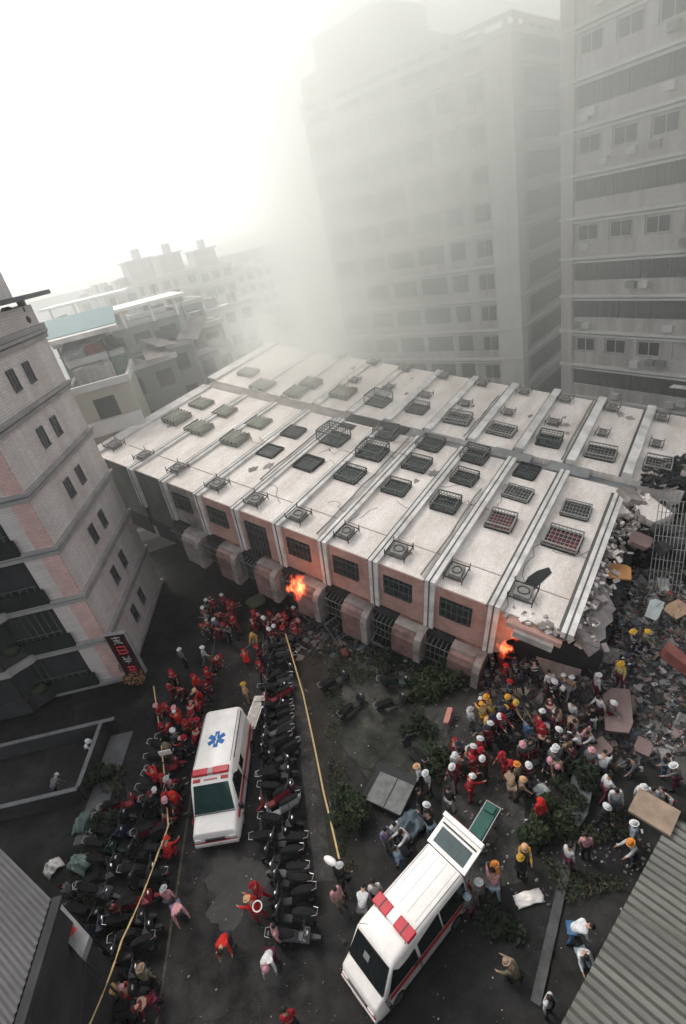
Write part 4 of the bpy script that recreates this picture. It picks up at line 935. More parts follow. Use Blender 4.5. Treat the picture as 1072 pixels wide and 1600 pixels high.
def ambulance(name, L, W, H, loc, rz, label, star, rear_open):
    # local: front toward -x ... front at x=0, rear at x=L, up z
    root = empty(name, loc, rz, label, 'ambulance', 'ambulances parked near the collapse')
    hw = W / 2; body = m_white
    if star:   # snub nosed van with high flat roof and stubby hood
        rings = [ring(0.0, hw * .9, .30, .78, rt=.10, tuck=.05), ring(.10, hw * .97, .26, .98, rt=.12, tuck=.08), ring(.75, hw, .25, 1.12, rt=.10, tuck=.10),
                 ring(.80, hw, .25, 1.14, rt=.08, tuck=.10), ring(1.55, hw * .97, .25, H - .20, rt=.08, tuck=.13), ring(1.8, hw * .97, .25, H - .08, rt=.10, tuck=.13), ring(2.25, hw * .97, .25, H, rt=.12, tuck=.12),
                 ring(L - .3, hw * .96, .25, H, rt=.12, tuck=.12), ring(L - .05, hw * .95, .3, H - .08, rt=.12, tuck=.14), ring(L, hw * .92, .35, H - .2, rt=.12, tuck=.14)]
    else:
        rings = [ring(0.0, hw * .88, .30, .85, rt=.10, tuck=.05), ring(.10, hw * .97, .26, 1.0, rt=.10, tuck=.06), ring(.42, hw, .25, 1.15, rt=.06, tuck=.08),
                 ring(1.02, hw * .97, .25, H - .12, rt=.06, tuck=.12), ring(1.2, hw * .97, .25, H - .03, rt=.08, tuck=.12), ring(1.6, hw * .97, .25, H, rt=.10, tuck=.12),
                 ring(L - .25, hw * .96, .25, H, rt=.1, tuck=.12), ring(L, hw * .94, .3, H - .06, rt=.1, tuck=.13)]
    mb = MB(); mb.loft(rings[:-1] if (rear_open and not star) else rings); bo = mb.build('body', body, root, smooth=True)
    bo.modifiers.new('bev', 'BEVEL').width = .02
    if star: xa, za, xb, zb = .83, 1.20, 1.52, H - .26
    else: xa, za, xb, zb = .45, 1.21, .98, H - .20
    # windscreen: curved sheet proud of the raked front
    d = Vector((xb - xa, 0, zb - za)); nrm = Vector((-d.z, 0, d.x)).normalized(); mb = MB(); n_ = 8; vs = []
    for t in (0, 1):
        for i in range(n_ + 1):
            y = -1 + 2 * i / n_; w_ = ((hw - .14) if t == 0 else (hw - .24)) if star else ((hw - .09) if t == 0 else (hw - .17))
            p = Vector((xa + d.x * t, y * w_, za + d.z * t)) + nrm * (.05 - .03 * y * y) ; vs.append(p)
    vs += [v - nrm * .04 for v in vs]; m_ = n_ + 1
    fs = [(i, i + 1, m_ + i + 1, m_ + i) for i in range(n_)] + [(2 * m_ + i, 3 * m_ + i, 3 * m_ + i + 1, 2 * m_ + i + 1) for i in range(n_)]
    fs += [(0, m_, 3 * m_, 2 * m_), (n_, 2 * m_ + n_, 3 * m_ + n_, m_ + n_)] + [(i, 2 * m_ + i, 2 * m_ + i + 1, i + 1) for i in range(n_)] + [(m_ + i, m_ + i + 1, 3 * m_ + i + 1, 3 * m_ + i) for i in range(n_)]
    mb.add(vs, fs); ws = mb.build('windscreen', m_glassg if star else m_glass, root, smooth=True)
    mb = MB()
    for y0 in (-.5, .15): p = Vector((xa + d.x * .04, y0, za + d.z * .04)) + nrm * .07; q = p + d * .35 + Vector((0, .45, 0)); mb.tube(p, q, .012, n=5)
    mb.build('wiper', m_black, ws)
    if not star: MB().box(0, .22, -.12, .12, 0, .012, 0, Matrix.Translation(Vector((xa, .1, za)) + d * .45 + nrm * .055) @ Euler((0, -math.atan2(d.z, d.x), 0)).to_matrix().to_4x4()).build('permit_card', m_grey, ws)
    # grille, bumper, lamps
    mb = MB(); mb.box(-.09, .1, -hw * .93, hw * .93, .32, .52); mb.build('bumper', m_cream if star else m_cream, root, bevel=.04)
    mb = MB(); mb.box(-.03, .04, -.42, .42, .60, .74)
    for k in range(3): mb.box(-.05, -.03, -.42, .42, .61 + k * .05, .63 + k * .05)
    mb.build('grille', m_dmetal, root)
    for s_ in (-1, 1):
        MB().box(-.04, .05, s_ * (hw - .28) - .14, s_ * (hw - .28) + .14, .58, .76).build('headlight', mat('lamp_glass', (.7, .7, .68), .1, 0, spec=.6), root, bevel=.02)
    MB().box(-.05, 0, -hw * .9, hw * .9, .53, .575).build('red_stripe', m_redpaint, root)
    # side windows, red stripe, pillars
    for s_ in (-1, 1):
        segs = [(xb + .05, xb + .95), (xb + 1.06, xb + 2.1), (xb + 2.16, L - .3)] if not star else [(xb + .08, xb + .85)]
        for q, (x0, x1) in enumerate(segs):
            y = s_ * (hw * .97); lo, hi = (1.15, H - .34) if star else (1.08, H - .27)
            yt = s_ * (hw * .97 - .075)
            x0b = x0 - (.42 if q == 0 else 0)
            mb = MB(); mb.add([(x0b, y, lo), (x1, y, lo), (x1, yt, hi), (x0, yt, hi), (x0b, y + s_ * .02, lo), (x1, y + s_ * .02, lo), (x1, yt + s_ * .02, hi), (x0, yt + s_ * .02, hi)],
                              [(0, 1, 2, 3), (7, 6, 5, 4), (0, 4, 5, 1), (1, 5, 6, 2), (2, 6, 7, 3), (3, 7, 4, 0)]); mb.build('side_window', m_glass, root)
        mb = MB(); y = s_ * (hw + .0); mb.box(.6, L - .1, min(y, y + s_ * .012), max(y, y + s_ * .012), .82, 1.02); mb.build('side_stripe', m_redpaint, root)
        mb = MB(); mb.box(xb + .97, xb + 1.0, min(y, y + s_ * .014) , max(y, y + s_ * .014), .4, 1.6 if star else 1.14); mb.build('door_seam', m_dmetal, root)
        mp = MB(); px_ = xa + .15; mp.tube((px_, s_ * hw, 1.2), (px_ - .12, s_ * (hw + .16), 1.28), .02); mp.box(px_ - .2, px_ - .08, s_ * (hw + .18) - .09, s_ * (hw + .18) + .09, 1.15, 1.42); mp.build('wing_mirror', m_black, root)
        wheel(root, .85, s_ * (hw - .1)); wheel(root, L - .95, s_ * (hw - .1))
        mb = MB(); mb.box(L - .02, L + .03, s_ * (hw - .16) - .08, s_ * (hw - .16) + .08, .8, 1.2); mb.build('tail_lamp', m_red, root)
        if star:
            mb = MB(); mb.box(xb + 1.1, L - .25, min(s_ * hw * .95, s_ * (hw * .975)), max(s_ * hw * .95, s_ * hw * .975), 1.15, 1.75); mb.build('side_panel', m_cream, root)
            mb = MB(); mb.tube((xb + 1.0, s_ * (hw * .90), H - .16), (L - .3, s_ * (hw * .90), H - .16), .03); mb.build('roof_gutter', m_dmetal, root)
            mb = MB(); mb.box(xb + 1.05, xb + 1.55, min(s_ * hw * .96, s_ * (hw * .99)), max(s_ * hw * .96, s_ * hw * .99), 1.25, 1.7); mb.build('side_window', m_glass, root)
    # roof light bar
    if star:
        x = 1.92
        mb = MB(); mb.box(x - .14, x + .16, -hw * .80, -.12, H - .075, H + .07); mb.box(x - .14, x + .16, .12, hw * .80, H - .075, H + .07); lb = mb.build('light_bar', m_red, root, bevel=.02)
        mb = MB(); mb.box(x - .12, x + .14, -.118, .118, H - .075, H + .065); mb.build('siren_speaker', mat('siren_grey', (.35, .30, .31), .4, .2, 8), lb)
        mb = MB()
        for s_ in (-1, 1): mb.box(1.60, 1.72, s_ * .62 - .16, s_ * .62 + .16, H - .185, H - .115)
        mb.build('roof_marker_lamp', m_redpaint, root)
        mb = MB(); mb.box(1.62, 1.70, -.3, .3, H - .17, H - .13); mb.build('front_lettering', mat('faded_red', (.5, .2, .2), .5, .4, 20), root)
        mb = MB()
        for k in range(3):
            M_ = Matrix.Translation((L * .66, 0, H + .003)) @ Matrix.Rotation(R(60 * k), 4, 'Z'); mb.box(-.42, .42, -.105, .105, 0, .006 + k * .002, 0, M_)
        st = mb.build('star_of_life', m_blue, root)
        mb = MB(); mb.tube((L * .66 - .26, 0, H + .016), (L * .66 + .26, 0, H + .016), .016, n=6)
        for k in range(12):
            t0 = k / 12; t1 = (k + 1) / 12; f_ = lambda t: (L * .66 - .2 + .36 * t, .05 * math.sin(t * 9), H + .018); mb.tube(f_(t0), f_(t1), .014, n=5)
        mb.build('snake_staff', m_white, st)
    else:
        x = 1.95
        for a_, b_ in ((-hw * .92, -.16), (.16, hw * .92)):
            lb = MB().box(x - .20, x + .20, a_, b_, H + .03, H + .17).build('light_bar', m_red, root, bevel=.03)
            MB().box(x - .202, x + .202, (a_ + b_) / 2 - .02, (a_ + b_) / 2 + .02, H + .03, H + .176).build('divider', m_dmetal, lb)
        MB().box(x - .17, x + .17, -.155, .155, H + .03, H + .15).build('siren_speaker', m_white, root)
        MB().box(x - .10, x + .10, -hw * .84, hw * .84, H - .01, H + .03).build('light_bar_mount', m_dmetal, root)
        for k in range(4):
            y = -.55 + k * .36; MB().box(2.35, L - .3, y - .005, y + .005, H - .005, H + .004).build('roof_seam', m_grey, root)
    xs = .42 if not star else .80
    MB().box(xs - .012, xs + .012, -hw + .12, hw - .12, 1.13, 1.158 if star else 1.168).build('hood_seam', m_dmetal, root)
    MB().box(-.10, -.09, -.26, .26, .38, .50).build('number_plate', m_rib, root)
    MB().tube((xb + .3, hw - .4, H - .1), (xb - .1, hw - .42, H + .75), .008, n=5).build('aerial', m_black, root)
    for s_ in (-1, 1):
        MB().box(xb + .75, xb + .9, min(s_ * hw, s_ * (hw + .03)), max(s_ * hw, s_ * (hw + .03)), 1.03, 1.07).build('door_handle', m_black, root)
        MB().tube((1.7 if not star else 2.3, s_ * (hw - .2), H - .035), (L - .3, s_ * (hw - .2), H - .035), .018).build('roof_rail', m_grey, root)
    # rear door / hatch
    if rear_open and not star:
        hz = H - .05; M_ = Matrix.Translation((L - .22, 0, hz + .03)) @ Euler((0, R(-14), 0)).to_matrix().to_4x4()
        mb = MB(); hh = 1.15; w_ = hw * .92
        mb.box(0, hh, -w_, -w_ + .16, -.05, .02, 0, M_); mb.box(0, hh, w_ - .16, w_, -.05, .02, 0, M_); mb.box(0, .14, -w_ + .16, w_ - .16, -.05, .02, 0, M_); mb.box(.72, hh, -w_ + .16, w_ - .16, -.05, .02, 0, M_)
        hd = mb.build('rear_hatch', m_white, root)
        MB().box(.14, .72, -w_ + .16, w_ - .16, -.03, 0.0, 0, M_).build('hatch_window', mat('tinted_glass', (.05, .075, .078), .2, .25, 3), hd)
        MB().box(.80, .86, -w_ + .1, w_ - .1, .021, .05, 0, M_).build('hatch_seam', m_dmetal, hd)
        MB().box(1.0, 1.16, -w_ - .02, w_ + .02, .022, .16, 0, M_).build('rear_light_bar', m_white, hd)
        MB().box(1.165, 1.18, -w_ + .3, w_ - .3, .05, .13, 0, M_).build('rear_lamp', m_redpaint, hd)
        for s_ in (-1, 1):
            a_ = M_ @ Vector((.7, s_ * (w_ - .08), -.05)); MB().tube(a_, (L - .12, s_ * (hw - .12), 1.35), .02).build('gas_strut', m_chrome, hd)
        MB().box(L - .26, L - .2, -hw * .8, hw * .8, .5, H - .25).build('rear_interior', m_void, root)
    if False:
        for s_ in (1,):   # rear door swung open to the side
            M_ = Matrix.Translation((L - .02, s_ * (hw - .05), .45)) @ Euler((0, 0, R(-25))).to_matrix().to_4x4()
            dr = MB().box(0, .06, 0, .82, 0, 1.5, 0, M_).build('rear_door', m_white, root); MB().box(-.02, 0, .15, .68, .8, 1.35, 0, M_).build('door_window', m_glass, dr)
    return root
a = gp(340, 1316, .4); b_ = gp(348, 1105, 2.35); ang = math.atan2(b_.y - a.y, b_.x - a.x); L1 = (b_ - a).xy.length
ambulance('ambulance', L1, 2.02, 2.35, (a.x, a.y, 0), ang, 'white ambulance with a blue six-pointed star on its roof, parked on the road', True, True)
a = gp(562, 1556, .45); b_ = gp(702, 1332, 2.2); ang = math.atan2(b_.y - a.y, b_.x - a.x); L2 = (b_ - a).xy.length
ambulance('ambulance', L2, 1.78, 2.2, (a.x, a.y, 0), ang, 'cream white ambulance with a red roof light bar and raised rear hatch', False, True)
print('AMB', L1, L2)
# stretchers
def stretcher(px, py, z, rz, m, label):
    p = gp(px, py, z); r = empty('stretcher', (p.x, p.y, 0), rz, label, 'stretcher', 'stretchers by the ambulances')
    mb = MB(); mb.box(-.95, .95, -.27, .27, z - .04, z + .05); mb.build('mattress', m, r, bevel=.03)
    mb = MB()
    for s_ in (-1, 1):
        mb.tube((-1.0, s_ * .3, z - .02), (1.0, s_ * .3, z - .02), .02)
        for x in (-.75, .75): mb.tube((x, s_ * .28, z - .04), (x * .75, s_ * .24, .12), .018)
    for x in (-1, 1): mb.tube((x, -.3, z - .02), (x, .3, z - .02), .02)
    mb.build('frame', m_chrome, r)
    for x in (-.56, .56):
        for s_ in (-1, 1): w_ = MB(); w_.torus((x, s_ * .24, .08), (0, 1, 0), .055, .025, 12, 6); w_.build('wheel', m_black, r)
    MB().box(.55, .9, -.2, .2, z + .05, z + .13).build('pillow', m, r, bevel=.03)
stretcher(752, 1290, .8, R(42), mat('green_cover', (.02, .085, .07), .6, .3, 4), 'green covered stretcher behind the raised rear hatch')
stretcher(398, 1112, .8, R(75), mat('beige_sheet', (.5, .46, .42), .8, .3, 5), 'pale stretcher with metal frame at the rear of the ambulance with the blue star')

# ================================================================== SCOOTERS
cm = {n_: mat('scooter_' + n_, c_, .5, .25, 3, spec=.3) for n_, c_ in dict(black=(.018, .018, .02), charcoal=(.028, .029, .031), green=(.015, .04, .032), red=(.22, .02, .03), white=(.30, .30, .30), blue=(.018, .025, .05), silver=(.12, .123, .13)).items()}
m_seat = mat('seat_vinyl', (.010, .010, .011), .75, .3, 5, spec=.15)
def scooter_proto():
    root = empty('scooter', (0, 0, 0))
    def rg(x, hw_, z0, z1): return [(x, -hw_ * .7, z0), (x, hw_ * .7, z0), (x, hw_, (z0 + z1) / 2), (x, hw_ * .75, z1), (x, -hw_ * .75, z1), (x, -hw_, (z0 + z1) / 2)]
    mb = MB(); mb.loft([rg(-.95, .06, .62, .74), rg(-.75, .15, .42, .76), rg(-.35, .19, .32, .74), rg(-.02, .17, .26, .60), rg(.08, .16, .24, .34), rg(.42, .17, .24, .33), rg(.5, .15, .26, .5)])
    mb.build('body', cm['black'], root, smooth=True)
    mb = MB(); mb.loft([[(.44, -.2, .34), (.44, .2, .34), (.50, .2, .36), (.50, -.2, .36)], [(.52, -.24, .62), (.52, .24, .62), (.60, .18, .66), (.60, -.18, .66)], [(.44, -.14, .98), (.44, .14, .98), (.53, .1, 1.0), (.53, -.1, 1.0)]])
    mb.build('front_shield', cm['black'], root)
    mb = MB(); mb.loft([rg(-.85, .12, .76, .82), rg(-.6, .17, .75, .86), rg(-.2, .16, .72, .82), rg(.0, .1, .66, .74)]); mb.build('seat', m_seat, root, smooth=True)
    mb = MB(); mb.tube((.62, 0, .3), (.47, 0, 1.02), .035); mb.tube((.44, -.33, 1.04), (.47, 0, 1.02), .018); mb.tube((.44, .33, 1.04), (.47, 0, 1.02), .018); mb.build('handlebar', m_dmetal, root)
    for s_ in (-1, 1):
        mb = MB(); mb.tube((.45, s_ * .25, 1.04), (.40, s_ * .32, 1.22), .008, n=5); mb.ell((.40, s_ * .33, 1.25), (.015, .07, .045), 8, 5); mb.build('mirror', m_black, root)
    mb = MB(); mb.ell((.56, 0, .9), (.05, .09, .06), 8, 5); mb.build('headlight', m_chrome, root)
    for x in (-.62, .66):
        w_ = MB(); w_.torus((x, 0, .23), (0, 1, 0), .17, .055, 16, 7); w_ = w_.build('wheel', m_black, root, smooth=True)
        r2 = MB(); r2.tube((x, -.035, .23), (x, .035, .23), .12, n=12); r2.build('rim', m_chrome, w_)
    mb = MB(); mb.loft([[(.44, -.06, .42), (.44, .06, .42), (.44, .06, .44), (.44, -.06, .44)], [(.66, -.07, .47), (.66, .07, .47), (.66, .07, .5), (.66, -.07, .5)], [(.9, -.05, .34), (.9, .05, .34), (.9, .05, .37), (.9, -.05, .37)]]); mb.build('fender', cm['black'], root)
    mb = MB(); mb.ell((-.93, 0, .68), (.03, .08, .04), 8, 5); mb.build('tail_lamp', m_red, root)
    mb = MB(); mb.path([(-.8, -.16, .86), (-.98, -.12, .88), (-.98, .12, .88), (-.8, .16, .86)], .012, 5); mb.build('grab_rail', m_chrome, root)
    def reg(o): 
        KIDS[o.name] = list(o.children)
        for c_ in o.children: reg(c_)
    reg(root); return root
sp0 = scooter_proto(); sp_used = [False]
ords = ['first', 'second', 'third', 'fourth', 'fifth', 'sixth', 'seventh', 'eighth', 'ninth', 'tenth', 'eleventh', 'twelfth', 'thirteenth', 'fourteenth', 'fifteenth', 'sixteenth', 'seventeenth', 'eighteenth', 'nineteenth', 'twentieth', 'twenty-first', 'twenty-second', 'twenty-third', 'twenty-fourth', 'twenty-fifth', 'twenty-sixth', 'twenty-seventh', 'twenty-eighth', 'twenty-ninth', 'thirtieth']
def scooter(x, y, rz, colr, label, group, lean=.12, zz=0, flat=False):
    if sp_used[0]: r = copy_tree(sp0)
    else: r = sp0; sp_used[0] = True
    r.location = (x, y, zz); r.rotation_euler = (lean, 0, rz)
    for ch in r.children:
        if ch.name.split('.')[0] in ('body', 'front_shield', 'fender'): paint(ch, cm[colr])
    tag(r, label, 'scooter', group); return r
rs = random.Random(11)
pal = ['black'] * 5 + ['charcoal'] * 3 + ['green'] * 2 + ['red', 'silver', 'blue', 'white', 'silver', 'red']
for i in range(30):
    y = 9.3 + i * .52; x = -5.62 + (-.0 if y > 13 else (13 - y) * .16) + rs.uniform(-.22, .22); colr = rs.choice(pal)
    if y > 21.5 and i % 2: colr = rs.choice(['silver', 'white', 'black'])
    scooter(x, y + rs.uniform(-.08, .08), R((180 if rs.random() < .75 else 0) + rs.uniform(-20, 22)), colr, '%s scooter, %s from the near end of the row right of the road' % (colr, ords[i]), 'scooters parked in a row right of the road', rs.uniform(.05, .18))
for i in range(22):
    y = 7.6 + i * .58; x = -11.2 + rs.uniform(-.25, .25); colr = rs.choice(pal[:13])
    scooter(x, y, R((0 if rs.random() < .7 else 180) + rs.uniform(-22, 22)), colr, '%s scooter, %s from the near end of the row left of the road' % (colr, ords[i]), 'scooters parked in a row left of the road', rs.uniform(.05, .18))
for i in range(11):
    y = 9.8 + i * .62; x = -13.1 + rs.uniform(-.2, .2); colr = rs.choice(pal[:13])
    scooter(x, y, R(rs.uniform(-25, 20)), colr, '%s scooter, %s from the near end of the back row at the far left' % (colr, ords[i]), 'scooters in the back row at the far left', rs.uniform(.05, .2))
for px, py, rz, colr, lb in ((522, 1062, 20, 'charcoal', 'scooter lying tipped by the debris at the top of the park'), (548, 1102, 35, 'charcoal', 'larger dark scooter standing alone in the park'), (612, 1095, 10, 'black', 'black scooter under the low spreading bush'), (642, 1178, 110, 'charcoal', 'scooter alone beside the box with the concrete lid'), (620, 1062, -15, 'green', 'green scooter half covered by debris near the pink wall')):
    p = gp(px, py, .4); scooter(p.x, p.y, R(rz), colr, lb, None, .3)

# ================================================================== FIRE
m_fl = bpy.data.materials.new('flame'); m_fl.use_nodes = True; n = m_fl.node_tree.nodes; l = m_fl.node_tree.links; n.clear()
o_ = n.new('ShaderNodeOutputMaterial'); v_ = n.new('ShaderNodeVolumePrincipled'); l.new(v_.outputs[0], o_.inputs['Volume'])
tc = n.new('ShaderNodeTexCoord'); ns = n.new('ShaderNodeTexNoise'); ns.inputs['Scale'].default_value = 2.4; ns.inputs['Detail'].default_value = 5; ns.inputs['Distortion'].default_value = 2.2
mp = n.new('ShaderNodeMapping'); mp.inputs['Scale'].default_value = (1.3, 1.3, .6); l.new(tc.outputs['Object'], mp.inputs[0]); l.new(mp.outputs[0], ns.inputs[0])
gr = n.new('ShaderNodeTexGradient'); gr.gradient_type = 'SPHERICAL'; m2 = n.new('ShaderNodeMapping'); nw = n.new('ShaderNodeTexNoise'); nw.inputs['Scale'].default_value = 1.6; nw.inputs['Detail'].default_value = 4; oi = n.new('ShaderNodeObjectInfo'); va = n.new('ShaderNodeVectorMath'); l.new(tc.outputs['Object'], va.inputs[0]); l.new(oi.outputs['Location'], va.inputs[1]); l.new(va.outputs[0], nw.inputs[0]); vs_ = n.new('ShaderNodeVectorMath'); vs_.operation = 'MULTIPLY_ADD'; vs_.inputs[1].default_value = (2.6, 2.6, 1.4); vs_.inputs[2].default_value = (-1.3, -1.3, -.7); l.new(nw.outputs[1], vs_.inputs[0]); vb = n.new('ShaderNodeVectorMath'); l.new(tc.outputs['Object'], vb.inputs[0]); l.new(vs_.outputs[0], vb.inputs[1]); m2.inputs['Scale'].default_value = (1.5, 1.5, 1.25); l.new(vb.outputs[0], m2.inputs[0]); l.new(m2.outputs[0], gr.inputs[0])
mu = n.new('ShaderNodeMath'); mu.operation = 'MULTIPLY'; mr = n.new('ShaderNodeMapRange'); mr.inputs['From Min'].default_value = .36; mr.inputs['From Max'].default_value = .62; l.new(ns.outputs[0], mr.inputs[0])
g2 = n.new('ShaderNodeMapRange'); g2.inputs['From Min'].default_value = .02; g2.inputs['From Max'].default_value = .6; l.new(gr.outputs[1], g2.inputs[0]); l.new(g2.outputs[0], mu.inputs[0]); l.new(mr.outputs[0], mu.inputs[1])
cr = n.new('ShaderNodeValToRGB'); cr.color_ramp.elements[0].position = .1; cr.color_ramp.elements[0].color = (1, .05, .02, 1); cr.color_ramp.elements[1].position = .95; cr.color_ramp.elements[1].color = (1, .40, .12, 1); l.new(mu.outputs[0], cr.inputs[0])
ms = n.new('ShaderNodeMath'); ms.operation = 'MULTIPLY'; ms.inputs[1].default_value = 6.0; l.new(mu.outputs[0], ms.inputs[0]); l.new(ms.outputs[0], v_.inputs['Emission Strength']); l.new(cr.outputs[0], v_.inputs['Emission Color'])
md = n.new('ShaderNodeMath'); md.operation = 'MULTIPLY'; md.inputs[1].default_value = 1.2; l.new(mu.outputs[0], md.inputs[0]); l.new(md.outputs[0], v_.inputs['Density']); v_.inputs['Color'].default_value = (.3, .2, .15, 1)
def flame(px, py, z, h, wd, n_, label, seed, v=None):
    p = gp(px, py, z)
    if v is not None:
        q = ray(px, py); t = (v - (Vector((0, 0, CH)) - FO).dot(FV)) / q.dot(FV); p = Vector((0, 0, CH)) + q * t
    mb = MB(); mb.ell((0, 0, 0), (1, 1, 1), 16, 10); o = mb.build('flame', m_fl, smooth=True); o.location = p; o.scale = (wd, wd, h / 2); o.rotation_euler = (0, 0, seed); tag(o, label, 'fire')
    ld = bpy.data.lights.new('flame_glow', 'POINT'); ld.energy = 30 * wd; ld.color = (1, .3, .12); ld.shadow_soft_size = .4; lo = bpy.data.objects.new('flame_glow', ld); C.objects.link(lo); lo.parent = o; lo.location = (0, 0, .3)
flame(465, 916, 1.6, 2.2, .72, 22, 'bright orange fire burning against the bays of the fallen building', 1, -1.7)
flame(788, 1014, 1.3, 1.1, .42, 9, 'small red orange fire at the foot of the torn facade corner', 2, -.9)
flame(806, 994, 2.1, .7, .32, 5, 'little flame highest on the broken edge above the small red fire', 4, -.6)
# ================================================================== PEOPLE
m_skin = mat('skin', (.42, .25, .18), .6, .1, 5)
PC = {n_: mat('cloth_' + n_, c_, .85, .4, 7, bump=.6, bscale=14) for n_, c_ in dict(red=(.28, .010, .018), scarlet=(.50, .020, .014), darkred=(.12, .008, .015), maroon=(.075, .010, .028), white=(.58, .59, .60), pale=(.40, .40, .40), pink=(.55, .27, .30), blue=(.05, .13, .25), lightblue=(.28, .36, .42), navy=(.018, .02, .035), black=(.014, .014, .015), yellow=(.45, .32, .05), gold=(.50, .28, .03), orange=(.60, .22, .04), tan=(.28, .20, .14), khaki=(.16, .14, .09), purple=(.20, .17, .28), green=(.05, .12, .07), grey=(.12, .12, .125), peach=(.55, .33, .18)).items()}
def banded(m, zs, colr):
    "reflective strips sewn round the jacket"
    n = m.node_tree.nodes; l = m.node_tree.links; b = n['Principled BSDF']; src = b.inputs['Base Color'].links[0].from_socket
    tc = n.new('ShaderNodeTexCoord'); sp = n.new('ShaderNodeSeparateXYZ'); l.new(tc.outputs['Object'], sp.inputs[0]); last = None
    for z in zs:
        q = n.new('ShaderNodeMath'); q.operation = 'COMPARE'; q.inputs[1].default_value = z; q.inputs[2].default_value = .028; l.new(sp.outputs[2], q.inputs[0])
        if last is None: last = q.outputs[0]
        else: a_ = n.new('ShaderNodeMath'); a_.operation = 'MAXIMUM'; l.new(last, a_.inputs[0]); l.new(q.outputs[0], a_.inputs[1]); last = a_.outputs[0]
    mx = n.new('ShaderNodeMix'); mx.data_type = 'RGBA'; l.new(last, mx.inputs[0]); l.new(src, mx.inputs[6]); mx.inputs[7].default_value = (*colr, 1); l.new(mx.outputs[2], b.inputs['Base Color'])
for n_ in ('red', 'darkred', 'maroon'): banded(PC[n_], (1.13,), (.30, .22, .16))
for n_ in ('gold', 'yellow', 'navy'): banded(PC[n_], (1.12, 1.27, .30), (.42, .42, .36))
m_hair = mat('hair', (.012, .010, .009), .6, .2, 20)
def skin_mesh(verts, edges, root, sub=1):
    "verts: list of (pos, (rx, ry))"
    me = bpy.data.meshes.new('tmp'); me.from_pydata([v[0] for v in verts], edges, []); o = bpy.data.objects.new('tmp', me); C.objects.link(o)
    o.modifiers.new('s', 'SKIN')
    for i, v in enumerate(verts):
        sv = me.skin_vertices[0].data[i]; sv.radius = v[1] if isinstance(v[1], tuple) else (v[1], v[1]); sv.use_root = (i == root)
    if sub: o.modifiers.new('u', 'SUBSURF').levels = sub
    bpy.context.view_layer.update()
    dg = bpy.context.evaluated_depsgraph_get(); r = bpy.data.meshes.new_from_object(o.evaluated_get(dg)); bpy.data.objects.remove(o)
    for p in r.polygons: p.use_smooth = True
    return r
def RXv(v, a, o=(0, 0, 0)):
    y, z = v[1] - o[1], v[2] - o[2]; return (v[0], o[1] + y * math.cos(a) - z * math.sin(a), o[2] + y * math.sin(a) + z * math.cos(a))
def limb(o, l1, l2, a1, a2, side, spread=0.0):
    "o origin, segment lengths, angles from straight down (positive forward = +y)"
    p1 = (o[0] + side * math.sin(spread) * l1, o[1] + math.sin(a1) * l1, o[2] - math.cos(a1) * l1 * math.cos(spread))
    p2 = (p1[0] + side * math.sin(spread * .4) * l2, p1[1] + math.sin(a2) * l2, p1[2] - math.cos(a2) * l2)
    return p1, p2
